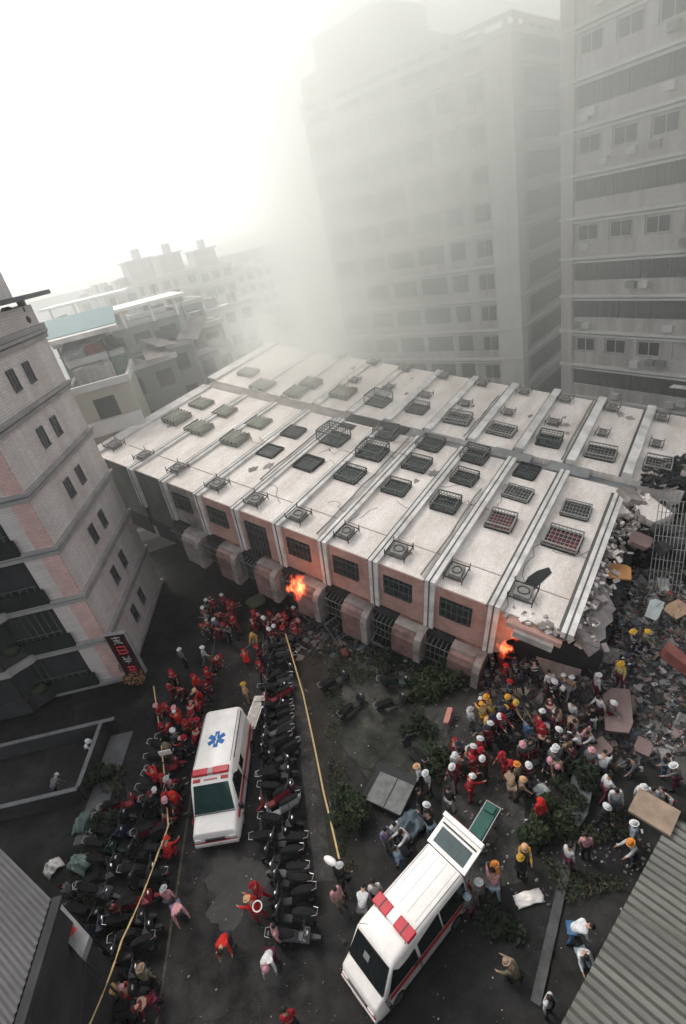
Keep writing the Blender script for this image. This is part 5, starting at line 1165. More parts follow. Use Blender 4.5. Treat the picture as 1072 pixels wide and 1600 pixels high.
def person_proto(pitch, legs, arms, drop=0, headp=.15, seed=0):
    """pitch: forward lean of the trunk; legs/arms: ((a1,a2),(a1,a2)) left,right"""
    pel = (0, 0, .94 - drop); T = lambda v: RXv((v[0], v[1], v[2] + .94 - drop), -pitch, pel)
    wa, ch, nk = T((0, 0, .16)), T((0, .0, .36)), T((0, -.01, .52)); hd = T((0, .015 + headp * .1, .64)); ht = T((0, .01 + headp * .15, .73)); nose = T((0, .115 + headp * .1, .635)); chin = T((0, .06 + headp * .1, .575))
    V = []; E = []; idx = {}
    def add(n_, p, r, frm=None):
        V.append((p, r if isinstance(r, tuple) else (r, r))); idx[n_] = len(V) - 1
        if frm is not None: E.append((idx[frm], idx[n_]))
    add('pel', pel, (.15, .11)); add('wa', wa, (.13, .10), 'pel'); add('ch', ch, (.165, .115), 'wa'); add('nk', nk, (.055, .055), 'ch'); add('hd', hd, (.078, .092), 'nk'); add('ht', ht, (.05, .06), 'hd')
    add('nose', nose, (.014, .016), 'hd'); add('chin', chin, (.03, .03), 'hd')
    J = dict(pel=pel, wa=wa, ch=ch, nk=nk, hd=hd, ht=ht)
    for s_, nm in ((-1, 'l'), (1, 'r')):
        k = 0 if s_ < 0 else 1
        add('ear' + nm, T((s_ * .088, .01, .64)), (.012, .018), 'hd')
        hip = (s_ * .095, pel[1], pel[2] - .05); a1, a2 = legs[k]
        kn, an = limb(hip, .43, .41, a1, a2, s_, .06); toe = (an[0], an[1] + .17, max(.035, an[2] - .05)); an = (an[0], an[1], max(.07, an[2]))
        add('hip' + nm, hip, .088, 'pel'); add('kn' + nm, kn, .060, 'hip' + nm); mid = tuple(kn[q] * .65 + an[q] * .35 for q in range(3)); add('ca' + nm, mid, .056, 'kn' + nm); add('an' + nm, an, .040, 'ca' + nm); add('toe' + nm, toe, (.042, .028), 'an' + nm)
        sh = T((s_ * .185, 0, .45)); b1, b2, spr = arms[k]
        el, wr = limb(sh, .29, .25, b1, b2, s_, spr)
        add('sh' + nm, sh, .058, 'ch'); add('el' + nm, el, .043, 'sh' + nm); add('wr' + nm, wr, (.030, .024), 'el' + nm)
        d = Vector(wr) - Vector(el); d.normalize(); pm = Vector(wr) + d * .06; add('pm' + nm, tuple(pm), (.036, .018), 'wr' + nm)
        sd = Vector((0, 1, 0)) - d * d.y; sd = sd.normalized() if sd.length > .2 else Vector((0, 0, 1)); inn = Vector((-s_, 0, 0))
        for q in range(4):
            f0 = pm + sd * (.030 - q * .020) + d * .03; L_ = (.030, .036, .033, .026)[q]
            add('f%d%s' % (q, nm), tuple(f0), .009, 'pm' + nm); f1 = f0 + (d * .85 + inn * .3) * L_; add('g%d%s' % (q, nm), tuple(f1), .009, 'f%d%s' % (q, nm)); f2 = f1 + (d * .6 + inn * .7) * L_; add('h%d%s' % (q, nm), tuple(f2), .008, 'g%d%s' % (q, nm))
        t0 = Vector(wr) + d * .03 + sd * .035; add('t0' + nm, tuple(t0), .010, 'wr' + nm); add('t1' + nm, tuple(t0 + d * .035 + sd * .015 + inn * .01), .009, 't0' + nm)
        J.update({'hip' + nm: hip, 'kn' + nm: kn, 'ca' + nm: mid, 'an' + nm: an, 'sh' + nm: sh, 'el' + nm: el, 'wr' + nm: wr, 'toe' + nm: toe})
    me = skin_mesh(V, E, 0); me.materials.append(m_skin); body = bpy.data.objects.new('person', me); C.objects.link(body)
    def part(nm, items, edges, root, m):
        k = [i[0] for i in items]; r = skin_mesh([(J[i[0]] if not isinstance(i[0], tuple) else i[0], i[1]) for i in items], [(k.index(a_), k.index(b_)) for a_, b_ in edges], root); r.materials.append(m)
        o = bpy.data.objects.new(nm, r); C.objects.link(o); o.parent = body; return o
    def lerp(a_, b_, t): return tuple(J[a_][q] * (1 - t) + J[b_][q] * t for q in range(3))
    J['nk'] = lerp('ch', 'nk', .75); J['wrl'] = lerp('ell', 'wrl', .9); J['wrr'] = lerp('elr', 'wrr', .9); J['hm'] = lerp('pel', 'wa', -.35)
    part('jacket', [('wa', (.178, .152)), ('ch', (.205, .165)), ('nk', (.088, .085)), ('shl', .078), ('ell', .060), ('wrl', .045), ('shr', .078), ('elr', .060), ('wrr', .045), ('hm', (.185, .155))],
         [('wa', 'ch'), ('ch', 'nk'), ('ch', 'shl'), ('shl', 'ell'), ('ell', 'wrl'), ('ch', 'shr'), ('shr', 'elr'), ('elr', 'wrr'), ('wa', 'hm')], 1, PC['red'])
    J['pel2'] = pel
    part('trousers', [('pel2', (.175, .142)), ('hipl', .105), ('knl', .078), ('cal', .070), ('anl', .056), ('hipr', .105), ('knr', .078), ('car', .070), ('anr', .056)],
         [('pel2', 'hipl'), ('hipl', 'knl'), ('knl', 'cal'), ('cal', 'anl'), ('pel2', 'hipr'), ('hipr', 'knr'), ('knr', 'car'), ('car', 'anr')], 0, PC['navy'])
    for nm in 'lr':
        a_ = Vector(J['an' + nm]); t_ = Vector(J['toe' + nm]); mb = MB()
        mb.loft([[(a_.x - .045, a_.y - .07, .0 + t_.z - .035), (a_.x + .045, a_.y - .07, t_.z - .035), (a_.x + .04, a_.y - .06, a_.z + .05), (a_.x - .04, a_.y - .06, a_.z + .05)],
                 [(a_.x - .05, a_.y + .05, t_.z - .035), (a_.x + .05, a_.y + .05, t_.z - .035), (a_.x + .045, a_.y + .05, a_.z + .04), (a_.x - .045, a_.y + .05, a_.z + .04)],
                 [(t_.x - .045, t_.y + .05, t_.z - .035), (t_.x + .045, t_.y + .05, t_.z - .035), (t_.x + .04, t_.y + .03, t_.z + .035), (t_.x - .04, t_.y + .03, t_.z + .035)]])
        mb.build('boot', m_black, body)
    # hair and helmet (one of them is kept per person)
    q = (Vector(ht) - Vector(nk)).normalized(); M_ = Matrix.Translation(Vector(hd) + q * .025) @ q.to_track_quat('Z', 'Y').to_matrix().to_4x4()
    mb = MB(); rings = []
    for j in range(6):
        b_ = math.pi / 2 * j / 5 * .98; rings.append([(.118 * math.cos(b_) * math.cos(t) , .136 * math.cos(b_) * math.sin(t), .128 * math.sin(b_) + .0) for t in [2 * math.pi * i / 14 for i in range(14)]])
    rings = [[(.155 * math.cos(t), .185 * math.sin(t), -.01) for t in [2 * math.pi * i / 14 for i in range(14)]]] + rings
    mb.loft(rings, 0, True, M_); he = mb.build('helmet', PC['white'], body, smooth=True)
    mb = MB(); mb.ell((0, -.018, .02), (.098, .112, .105), 12, 8, 0, M_); ha = mb.build('hair', m_hair, body, smooth=True)
    return body
rad = math.radians
PO = [
    person_proto(.03, ((.03, .0), (-.03, .0)), ((.1, .3, .12), (-.05, .15, .14))),            # 0 standing
    person_proto(.10, ((.42, .1), (-.30, -.55)), ((-.4, -.1, .1), (.45, .8, .1))),            # 1 walking
    person_proto(1.05, ((.25, -.15), (-.1, -.25)), ((.15, .3, .12), (.2, .5, .1)), .06),      # 2 bending
    person_proto(.5, ((1.45, -.55), (1.2, -.75)), ((.5, 1.0, .15), (.6, 1.2, .15)), .42),     # 3 crouching
    person_proto(.25, ((.25, -.05), (-.2, -.2)), ((.9, 1.35, .1), (.95, 1.45, .1)), .02),     # 4 reaching / carrying
    person_proto(.05, ((.08, .0), (-.1, -.02)), ((.1, 1.9, .45), (2.3, 2.9, .3))),            # 5 one arm raised
]
pused = set()
rp = random.Random(21)
def person(px, py, top, legs_, head, pose, label, face=None, z=0.0, group=None, gz=None):
    p = gp(px, py, (.95 if pose not in (2, 3) else .6) + z)
    hgt = rub_h(p.x, p.y) if (p.x > 4.5 and p.y > 9.5) else 0
    if gz is not None: hgt = gz
    if hgt > .05: p = gp(px, py, .95 + hgt)
    proto = PO[pose]
    src = proto; c_ = src.copy(); C.objects.link(c_)
    for ch in src.children:
        b_ = ch.name.split('.')[0]
        if b_ == 'helmet' and 'hair' in head or b_ == 'hair' and 'hair' not in head: continue
        k = ch.copy(); C.objects.link(k); k.parent = c_
        if b_ == 'jacket': paint(k, PC[top])
        if b_ == 'trousers': paint(k, PC[legs_])
        if b_ == 'helmet': paint(k, PC[head])
    c_.location = (p.x, p.y, hgt + .002); s_ = rp.uniform(.86, .95); c_.scale = (s_, s_, s_)
    c_.rotation_euler = (0, 0, rp.uniform(0, 6.28) if face is None else R(face))
    return tag(c_, label, 'person', group)
G1 = 'rescuers in red at the far end of the road'; G2 = 'rescuers in red left of the ambulance'; G3 = 'rescuers with helmets around the path'; G4 = 'onlookers on the rubble edge'; G5 = 'bystanders by the drain and the shed'; G6 = 'people around the ambulance with the raised hatch'
P_ = [
 (348, 937, 'red', 'darkred', 'white', 0, 'rescuer in red with a white helmet, topmost of the far road group', G1),
 (335, 948, 'darkred', 'navy', 'red', 1, 'rescuer in dark red at the upper left of the far road group', G1),
 (362, 950, 'red', 'darkred', 'red', 4, 'rescuer in red at the upper right of the far road group', G1),
 (320, 958, 'navy', 'black', 'white', 0, 'person in navy with a white helmet at the left of the far road group', G1),
 (352, 966, 'red', 'red', 'red', 2, 'rescuer in red bending in the centre of the far road group', G1),
 (338, 974, 'purple', 'navy', 'white', 1, 'person in purple grey in the far road group', G1),
 (366, 972, 'red', 'darkred', 'darkred', 1, 'rescuer in red at the lower right of the far road group', G1),
 (348, 988, 'darkred', 'darkred', 'red', 3, 'crouching rescuer in dark red, lowest of the far road group', G1),
 (326, 980, 'grey', 'navy', 'white', 3, 'crouching person in grey at the lower left of the far road group', G1),
 (398, 966, 'red', 'maroon', 'red', 0, 'rescuer in red, leftmost of the group under the fire', G1),
 (412, 973, 'maroon', 'maroon', 'white', 4, 'rescuer in maroon with a white helmet left of centre under the fire', G1),
 (424, 964, 'darkred', 'maroon', 'red', 1, 'rescuer in dark red at the back of the group under the fire', G1),
 (436, 976, 'maroon', 'maroon', 'red', 2, 'rescuer in maroon bending in the middle of the group under the fire', G1),
 (449, 966, 'red', 'maroon', 'red', 4, 'rescuer in bright red right of centre in the group under the fire', G1),
 (460, 958, 'red', 'maroon', 'white', 0, 'rescuer in red closest to the orange fire', G1),
 (418, 984, 'maroon', 'maroon', 'pale', 3, 'crouching rescuer in maroon with a pale helmet in front of the group under the fire', G1),
 (443, 988, 'maroon', 'navy', 'red', 0, 'rescuer in maroon at the head of the right tape', G1),
 (397, 993, 'gold', 'tan', 'gold', 3, 'crouching person in mustard yellow just below the group under the fire', None),
 (384, 1028, 'scarlet', 'scarlet', 'scarlet', 3, 'crouching figure in glowing orange red alone in the middle of the road', None),
 (405, 1020, 'darkred', 'maroon', 'red', 0, 'rescuer in dark red beside the scooters, upper of two', None),
 (409, 1046, 'darkred', 'maroon', 'red', 1, 'rescuer in dark red beside the scooters, lower of two', None),
 (284, 1026, 'grey', 'black', 'white', 0, 'person in grey with a white helmet near the dark upright sign', G2),
 (318, 1022, 'pale', 'grey', 'white', 1, 'person in pale grey with a white helmet at the road edge', G2),
 (335, 1036, 'red', 'darkred', 'red', 2, 'rescuer in red bending right of the pale grey person', G2),
 (270, 1056, 'red', 'black', 'red', 0, 'rescuer in red nearest the dark upright sign', G2),
 (307, 1066, 'scarlet', 'red', 'red', 0, 'brightest red rescuer standing left of the road above the ambulance', G2),
 (325, 1058, 'red', 'darkred', 'red', 1, 'rescuer in red just right of the brightest red one', G2),
 (311, 1084, 'scarlet', 'red', 'peach', 4, 'rescuer in scarlet with a peach coloured cap reaching forward', G2),
 (290, 1078, 'darkred', 'black', 'red', 3, 'crouching rescuer in dark red left of the scarlet pair', G2),
 (264, 1110, 'red', 'darkred', 'red', 1, 'rescuer in red at the left end of the cluster beside the ambulance', G2),
 (278, 1122, 'scarlet', 'red', 'white', 4, 'scarlet rescuer with a white helmet in the cluster beside the ambulance', G2),
 (300, 1120, 'red', 'red', 'pink', 2, 'rescuer in red with a pink cap bending beside the ambulance roof', G2),
 (293, 1136, 'red', 'darkred', 'red', 0, 'rescuer in red in the middle of the cluster beside the ambulance', G2),
 (310, 1134, 'darkred', 'red', 'red', 1, 'rescuer in dark red closest to the ambulance roof', G2),
 (255, 1140, 'darkred', 'maroon', 'red', 0, 'rescuer in dark red by the tape at the left of the cluster', G2),
 (274, 1150, 'navy', 'black', 'white', 0, 'person in navy with a white helmet below the cluster beside the ambulance', G2),
 (290, 1163, 'red', 'navy', 'pink', 4, 'rescuer in red with a pink cap at the bottom of the cluster beside the ambulance', G2),
 (305, 1160, 'red', 'darkred', 'red', 2, 'rescuer in red bending close to the ambulance side', G2),
 (262, 1172, 'khaki', 'khaki', 'khaki', 0, 'person in khaki at the barrier tape', G2),
 (242, 1212, 'scarlet', 'red', 'red', 4, 'scarlet rescuer at the left of the tape beside the windscreen level', G2),
 (254, 1222, 'red', 'darkred', 'red', 1, 'rescuer in red next to the pale pink person', G2),
 (268, 1225, 'pink', 'grey', 'pale', 1, 'person in pale pink beside two red rescuers left of the ambulance', G2),
 (273, 1250, 'scarlet', 'darkred', 'scarlet', 0, 'rescuer in scarlet nearest the ambulance windscreen', G2),
 (261, 1331, 'scarlet', 'red', 'scarlet', 3, 'crouching scarlet figure directly on the left barrier tape', None),
 (262, 1400, 'pink', 'grey', 'pale', 0, 'person in pale pink with a pale cap at the left road edge', None),
 (278, 1420, 'pink', 'purple', 'black hair', 2, 'person in pink bending at the left road edge', None),
 (355, 1466, 'scarlet', 'navy', 'black hair', 2, 'black haired person in scarlet bending alone in the middle of the road', None),
 (403, 1392, 'red', 'red', 'red', 1, 'rescuer in red, rear one of the pair beside the scooters', None),
 (398, 1418, 'scarlet', 'red', 'peach', 4, 'scarlet rescuer with a coiled white rope beside the scooters', None),
 (430, 1458, 'pink', 'black', 'black hair', 0, 'black haired person in pink beside the scooters', None),
 (424, 1492, 'white', 'maroon', 'pink', 2, 'person in white with a pink cap bending near the pink dressed one', None),
 (452, 1592, 'red', 'black', 'black hair', 0, 'person in red at the bottom edge of the photo', None),
 (178, 1545, 'gold', 'khaki', 'peach', 4, 'person in yellow by the tape at the lower left', None),
 (207, 1556, 'red', 'maroon', 'pink', 3, 'crouching person in red with a pink cap at the lower left', None),
 (240, 1563, 'darkred', 'maroon', 'darkred', 2, 'person in dark red bending at the lower left', None),
 (228, 1526, 'khaki', 'black', 'tan', 0, 'person in khaki behind the red pair at the lower left', None),
 (180, 1422, 'darkred', 'black', 'black hair', 0, 'person in dark red among the left scooters', None),
 (85, 1235, 'grey', 'navy', 'white', 2, 'person bending inside the dark courtyard', None),
 (134, 1166, 'white', 'black', 'white', 3, 'person in white crouching in the corner of the courtyard wall', None),
 (105, 1392, 'grey', 'navy', 'black hair', 0, 'person in grey under the pale tarpaulin at the left', None),
 (383, 1080, 'peach', 'tan', 'gold', 0, 'person in peach and yellow alone on the road behind the ambulance', None),
 # around second ambulance
 (603, 1306, 'purple', 'grey', 'black hair', 0, 'black haired person in lilac at the left of the huddle near the concrete lid', G6),
 (617, 1296, 'white', 'navy', 'black hair', 0, 'person in white at the back of the huddle near the concrete lid', G6),
 (636, 1306, 'white', 'navy', 'black hair', 4, 'person in white at the right of the huddle near the concrete lid', G6),
 (622, 1336, 'lightblue', 'blue', 'black hair', 0, 'person in light blue at the front of the huddle near the concrete lid', G6),
 (587, 1392, 'white', 'black', 'black hair', 0, 'person in white beside the left side of the cream ambulance', G6),
 (568, 1424, 'white', 'grey', 'black hair', 2, 'person in white bending by the red light bar of the cream ambulance', G6),
 (525, 1396, 'pink', 'tan', 'black hair', 0, 'person in faded pink near the floodlight on the tape post', G6),
 (532, 1366, 'black', 'black', 'white', 1, 'dark dressed person under the floodlight on the tape post', G6),
 (776, 1362, 'orange', 'khaki', 'orange', 0, 'firefighter in orange with an orange helmet right of the raised hatch', G6),
 (772, 1380, 'pink', 'lightblue', 'black hair', 4, 'person in pink top and light blue jeans right of the raised hatch', G6),
 (752, 1392, 'grey', 'black', 'white', 0, 'grey clad rescuer with a white helmet at the rear corner of the cream ambulance', G6),
 (733, 1412, 'grey', 'maroon', 'lightblue', 0, 'grey clad rescuer with a pale blue helmet at the side of the cream ambulance', G6),
 (820, 1326, 'gold', 'khaki', 'peach', 4, 'firefighter in yellow striped coat at the end of the hedge', G6),
 (813, 1352, 'black', 'black', 'gold', 0, 'dark dressed firefighter with a yellow helmet below the hedge end', G6),
 (808, 1522, 'khaki', 'black', 'tan', 3, 'crouching person in khaki on the dark ground at the lower right', None),
 # path group
 (668, 1218, 'pale', 'black', 'white', 0, 'person in pale grey with a white helmet beside the concrete lid', G3),
 (655, 1208, 'white', 'black', 'peach', 0, 'person in white with a peach cap behind the concrete lid', G3),
 (657, 1245, 'black', 'black', 'black hair', 0, 'black clad person right of the concrete lid', G3),
 (667, 1268, 'black', 'grey', 'white', 0, 'black clad person with a white helmet above the raised hatch', G3),
 (672, 1285, 'black', 'lightblue', 'black hair', 4, 'black topped person in pale trousers just above the raised hatch', G3),
 (702, 1246, 'black', 'pale', 'black hair', 0, 'person in black top and white trousers left of the path', G3),
 (734, 1227, 'red', 'red', 'white', 4, 'rescuer in red overalls with a white helmet standing apart on the path', G3),
 (712, 1188, 'white', 'red', 'white', 0, 'person in white at the left of the red rescuers on the path', G3),
 (722, 1192, 'red', 'red', 'red', 2, 'rescuer in red bending at the left of the path group', G3),
 (738, 1176, 'red', 'red', 'white', 1, 'rescuer in red with a white helmet in the middle of the path group', G3),
 (750, 1164, 'red', 'darkred', 'white', 0, 'rescuer in red with a white helmet at the top of the path group', G3),
 (740, 1196, 'darkred', 'red', 'red', 0, 'rescuer in dark red at the front of the path group', G3),
 (757, 1178, 'darkred', 'maroon', 'red', 4, 'rescuer in dark red at the right of the path group', G3),
 (788, 1190, 'red', 'red', 'red', 1, 'rescuer in red right of the path beside the orange helmet', G3),
 (799, 1202, 'darkred', 'black', 'red', 0, 'rescuer in dark red touching the orange helmeted one', G3),
 (810, 1208, 'khaki', 'black', 'orange', 0, 'rescuer with an orange helmet right of the path', G3),
 (826, 1206, 'maroon', 'navy', 'white', 0, 'rescuer in maroon with a white helmet right of the orange helmet', G3),
 (800, 1234, 'tan', 'tan', 'tan', 2, 'person in tan bending on the path with a load', G3),
 (815, 1228, 'tan', 'black', 'peach', 1, 'person in tan behind the bending one', G3),
 (844, 1262, 'scarlet', 'red', 'scarlet', 0, 'rescuer in a scarlet jacket with a white sling, alone at the hedge', G3),
 (735, 1118, 'white', 'grey', 'pale', 0, 'person in white at the left of the yellow helmets', G3),
 (762, 1100, 'gold', 'khaki', 'gold', 0, 'topmost firefighter in yellow of the yellow helmet group', G3),
 (755, 1114, 'gold', 'gold', 'gold', 4, 'firefighter in yellow at the left of the yellow helmet group', G3),
 (771, 1116, 'yellow', 'khaki', 'yellow', 2, 'firefighter in yellow bending in the middle of the yellow helmet group', G3),
 (762, 1134, 'yellow', 'khaki', 'peach', 0, 'firefighter in dull yellow at the lower edge of the yellow helmet group', G3),
 (782, 1130, 'navy', 'navy', 'white', 0, 'firefighter in navy with a white helmet below the yellow helmets', G3),
 (792, 1118, 'navy', 'black', 'gold', 0, 'firefighter in navy with a yellow helmet right of centre', G3),
 (807, 1108, 'red', 'navy', 'yellow', 0, 'red dressed firefighter with a yellow helmet at the right of the group', G3),
 (795, 1098, 'navy', 'navy', 'gold', 1, 'firefighter in navy with a yellow helmet at the back of the group', G3),
 # dark team at the break
 (770, 1035, 'navy', 'navy', 'navy', 0, 'dark uniformed rescuer leftmost of the team under the torn corner', G3),
 (762, 1060, 'black', 'navy', 'navy', 0, 'black uniformed rescuer beside the low bush', G3),
 (790, 1050, 'darkred', 'maroon', 'red', 0, 'rescuer in dark red with a red helmet under the torn corner', G3),
 (784, 1028, 'red', 'red', 'red', 4, 'rescuer lit red by the small fire under the torn corner', G3),
 (806, 1045, 'navy', 'black', 'navy', 0, 'dark uniformed rescuer right of the red helmeted one', G3),
 (822, 1042, 'navy', 'navy', 'black', 0, 'dark uniformed rescuer in the middle of the row under the torn edge', G3),
 (836, 1048, 'navy', 'black', 'navy', 4, 'dark uniformed rescuer at the right end of the row under the torn edge', G3),
 (812, 1064, 'black', 'navy', 'navy', 1, 'dark uniformed rescuer in front of the row under the torn edge', G3),
 (796, 1076, 'navy', 'black', 'red', 0, 'navy dressed rescuer with a red helmet walking toward the yellow group', G3),
 # onlookers
 (824, 1142, 'blue', 'navy', 'black hair', 0, 'person in bright blue right of the yellow helmet group', G4),
 (842, 1132, 'red', 'darkred', 'black hair', 1, 'person in red behind the blue dressed one', G4),
 (848, 1148, 'red', 'maroon', 'red', 0, 'rescuer in red with a red helmet right of the blue dressed person', G4),
 (836, 1158, 'darkred', 'tan', 'black hair', 2, 'person in dark red bending below the blue dressed one', G4),
 (858, 1166, 'black', 'black', 'black hair', 0, 'black clad onlooker at the left of the crowd near the hedge', G4),
 (872, 1150, 'navy', 'black', 'white', 0, 'onlooker in navy with a white cap in the crowd by the hedge top', G4),
 (884, 1162, 'navy', 'navy', 'black hair', 1, 'onlooker in navy in the middle of the crowd by the hedge top', G4),
 (870, 1182, 'grey', 'black', 'white', 0, 'onlooker in grey with a white cap at the front of the hedge crowd', G4),
 (893, 1176, 'maroon', 'black', 'black hair', 0, 'onlooker in maroon at the front of the crowd by the hedge top', G4),
 (905, 1158, 'white', 'maroon', 'black hair', 4, 'onlooker in a white shirt at the right of the crowd by the hedge top', G4),
 (917, 1148, 'pink', 'grey', 'black hair', 0, 'onlooker in pale pink right of the white shirt', G4),
 (926, 1118, 'black', 'white', 'black hair', 0, 'onlooker in black top and white trousers above the crowd', G4),
 (892, 1118, 'tan', 'grey', 'black hair', 2, 'person in tan bending on the rubble above the crowd', G4),
 (862, 1112, 'maroon', 'black', 'pink', 2, 'person in maroon bending on the rubble left of the tan one', G4),
 # right rubble
 (990, 1000, 'navy', 'navy', 'gold', 0, 'firefighter in navy with a gold helmet high on the rubble', G4),
 (1008, 998, 'khaki', 'navy', 'gold', 1, 'firefighter with a gold helmet high on the rubble, right of two', G4),
 (987, 1035, 'navy', 'navy', 'navy', 4, 'navy uniformed rescuer on the rubble above the pinkish tiled slab', G4),
 (970, 1050, 'yellow', 'maroon', 'gold', 0, 'rescuer in yellow beside the navy uniformed one on the rubble', G4),
 (954, 985, 'black', 'black', 'black', 0, 'black clad rescuer under the hanging slab', G4),
 (943, 998, 'black', 'black', 'navy', 4, 'black clad rescuer left of the other under the hanging slab', G4),
 (1040, 1190, 'navy', 'blue', 'black hair', 0, 'person in navy at the far right of the rubble', G5),
 (1020, 1242, 'white', 'black', 'black hair', 0, 'person in white next to the flat brown board', G5),
 (962, 1246, 'white', 'grey', 'black hair', 0, 'person in white standing on the slate grey slab', G5),
 (944, 1270, 'black', 'black', 'white', 1, 'black clad person with a white helmet by the slate grey slab', G5),
 (992, 1298, 'lightblue', 'grey', 'white', 0, 'person with a white helmet at the edge of the corrugated roof', G5),
 (991, 1324, 'pale', 'navy', 'orange', 4, 'person with an orange helmet at the edge of the corrugated roof', G5),
 (916, 1318, 'pink', 'black', 'black hair', 0, 'person in pale pink beside the one in white at the drain', G5),
 (889, 1334, 'white', 'maroon', 'black hair', 0, 'person in white at the drain left of the pale pink one', G5),
 (894, 1456, 'white', 'blue', 'black hair', 2, 'person in white and blue bending near the edge of the corrugated roof', G5),
 (908, 1484, 'white', 'lightblue', 'black hair', 3, 'crouching person in white at the edge of the corrugated roof', G5),
 (856, 1566, 'white', 'black', 'black hair', 0, 'person in white alone at the lower right beside the corrugated roof', G5),
]
for a_ in P_: person(*a_[:6], a_[6], group=a_[7])
def extras(n_, regs, tops, heads, label, group, seed):
    "people packed so tightly in the photo that nothing tells them apart"
    r_ = random.Random(seed)
    for k in range(n_):
        x0, x1, y0, y1 = regs[k % len(regs)]
        person(r_.uniform(x0, x1), r_.uniform(y0, y1), r_.choice(tops), r_.choice(('navy', 'black', 'maroon', 'darkred')), r_.choice(heads), r_.choice((0, 0, 1, 2, 3, 4)), label, group=group)
extras(12, [(322, 372, 935, 992)], ('red', 'darkred', 'maroon', 'navy'), ('red', 'white', 'darkred', 'red'), 'rescuer half hidden in the packed red group at the far road end', G1, 1)
extras(10, [(395, 465, 958, 990)], ('red', 'maroon', 'maroon', 'darkred'), ('red', 'maroon', 'pink', 'white'), 'rescuer half hidden in the packed maroon group under the orange fire', G1, 2)
extras(16, [(250, 315, 1105, 1170), (262, 330, 1045, 1095), (238, 280, 1195, 1260)], ('red', 'darkred', 'red', 'black'), ('red', 'white', 'darkred', 'pink', 'black hair'), 'rescuer half hidden in the packed red group left of the ambulance', G2, 3)
extras(16, [(745, 815, 1095, 1145), (705, 765, 1150, 1210)], ('khaki', 'navy', 'darkred', 'red', 'black', 'darkred'), ('white', 'red', 'navy', 'gold', 'white', 'navy'), 'helmeted rescuer half hidden in the packed group on the path', G3, 4)
extras(26, [(815, 930, 1110, 1190), (840, 960, 1060, 1130)], ('black', 'navy', 'grey', 'maroon', 'white', 'pale', 'tan'), ('black hair', 'black hair', 'white', 'black hair', 'pink'), 'onlooker half hidden in the packed crowd on the rubble edge', G4, 5)
extras(7, [(930, 1060, 1180, 1260)], ('black', 'navy', 'white', 'grey'), ('black hair', 'white', 'black hair'), 'dark dressed figure picking through the rubble near the flat brown board', G5, 6)
for o in PO:
    for ch in list(o.children): bpy.data.objects.remove(ch)
    bpy.data.objects.remove(o)
# coiled rope, sling, parasol light, small goods
p = gp(402, 1416, 1.3); mb = MB(); mb.torus((p.x, p.y, 1.3), (.2, -.3, 1), .16, .025, 16, 6); tag(mb.build('rope_coil', m_white), 'coiled white rope held by the scarlet rescuer beside the scooters', 'rope')
p = gp(516, 1345, 1.9); r_ = empty('floodlight', (p.x, p.y, 0), R(-40), 'pale round floodlight on a stand at the near end of the right tape', 'floodlight')
mb = MB(); mb.ell((0, 0, 1.9), (.28, .14, .12), 12, 7); mb.build('lamp_shade', m_white, r_)
mb = MB(); mb.tube((0, 0, .3), (0, 0, 1.82), .02)
for k in range(3): mb.tube((0, 0, .5), (.3 * math.cos(k * 2.1), .3 * math.sin(k * 2.1), 0), .015)
mb.build('stand', m_dmetal, r_)
def tarp(px, py, sx, sy, h, m, label, seed):
    p = gp(px, py, .3); mb = MB(); n_ = 12; r = random.Random(seed)
    for j in range(n_ + 1):
        for i in range(n_ + 1):
            u, v = i / n_ * 2 - 1, j / n_ * 2 - 1; z_ = h * max(0, 1 - (u * u + v * v) * .55) * (.8 + .5 * noise.noise(Vector((u * 2.5 + seed, v * 2.5, 0)))) + .02
            mb.v.append((u * sx * (1 + .15 * noise.noise(Vector((v * 2, seed, 1)))), v * sy * (1 + .15 * noise.noise(Vector((u * 2, seed, 5)))), z_))
    for j in range(n_):
        for i in range(n_):
            k = j * (n_ + 1) + i; mb.f.append((k, k + 1, k + n_ + 2, k + n_ + 1)); mb.m.append(0)
    for (q0, q1) in [((i), (i + 1)) for i in range(n_)]: pass
    o = mb.build('tarpaulin', m, smooth=True); o.location = (p.x, p.y, .01); o.rotation_euler = (0, 0, r.uniform(0, 6))
    s_ = o.modifiers.new('thick', 'SOLIDIFY'); s_.thickness = .02
    return tag(o, label, 'tarpaulin')
tarp(80, 1352, .38, .32, .5, m_white, 'small crumpled white cloth at the left beside the greenish tarpaulin', 1)
tarp(122, 1348, .55, .35, .6, mat('green_tarp', (.20, .27, .25), .7, .3, 3), 'pale greenish tarpaulin heap left of the scooters', 2)
tarp(135, 1520, .45, .55, .7, mat('dusty_plastic', (.28, .28, .27), .5, .3, 3), 'dusty translucent plastic heap below the flat canopy', 3)
tarp(125, 1282, .5, .3, .45, mat('teal_tarp', (.13, .19, .18), .6, .3, 3), 'teal grey plastic crate cover below the courtyard wall', 4)
tarp(640, 1285, .6, .5, .5, mat('blue_tarp', (.09, .12, .145), .6, .3, 3), 'dark blue grey tarpaulin between the concrete lid and the huddle', 5)
tarp(826, 1398, .22, .5, .15, m_white, 'long white bundle on the ground right of the cream ambulance', 6)
tarp(845, 1230, .25, .3, .2, mat('pale_plastic', (.42, .46, .45), .6, .2, 3), 'pale crumpled plastic beside the hedge', 7)
c = gp(258, 1176, 1.25); mb = MB(); mb.box(-.3, .3, -.02, .02, 1.1, 1.4); o = mb.build('notice_board', m_white); o.location = (c.x, c.y, 0); tag(o, 'small white notice board hung at the left tape', 'sign')
mb = MB(); mb.tube((0, .03, 0), (0, .03, 1.35), .02); mb.build('post', m_dmetal, o)
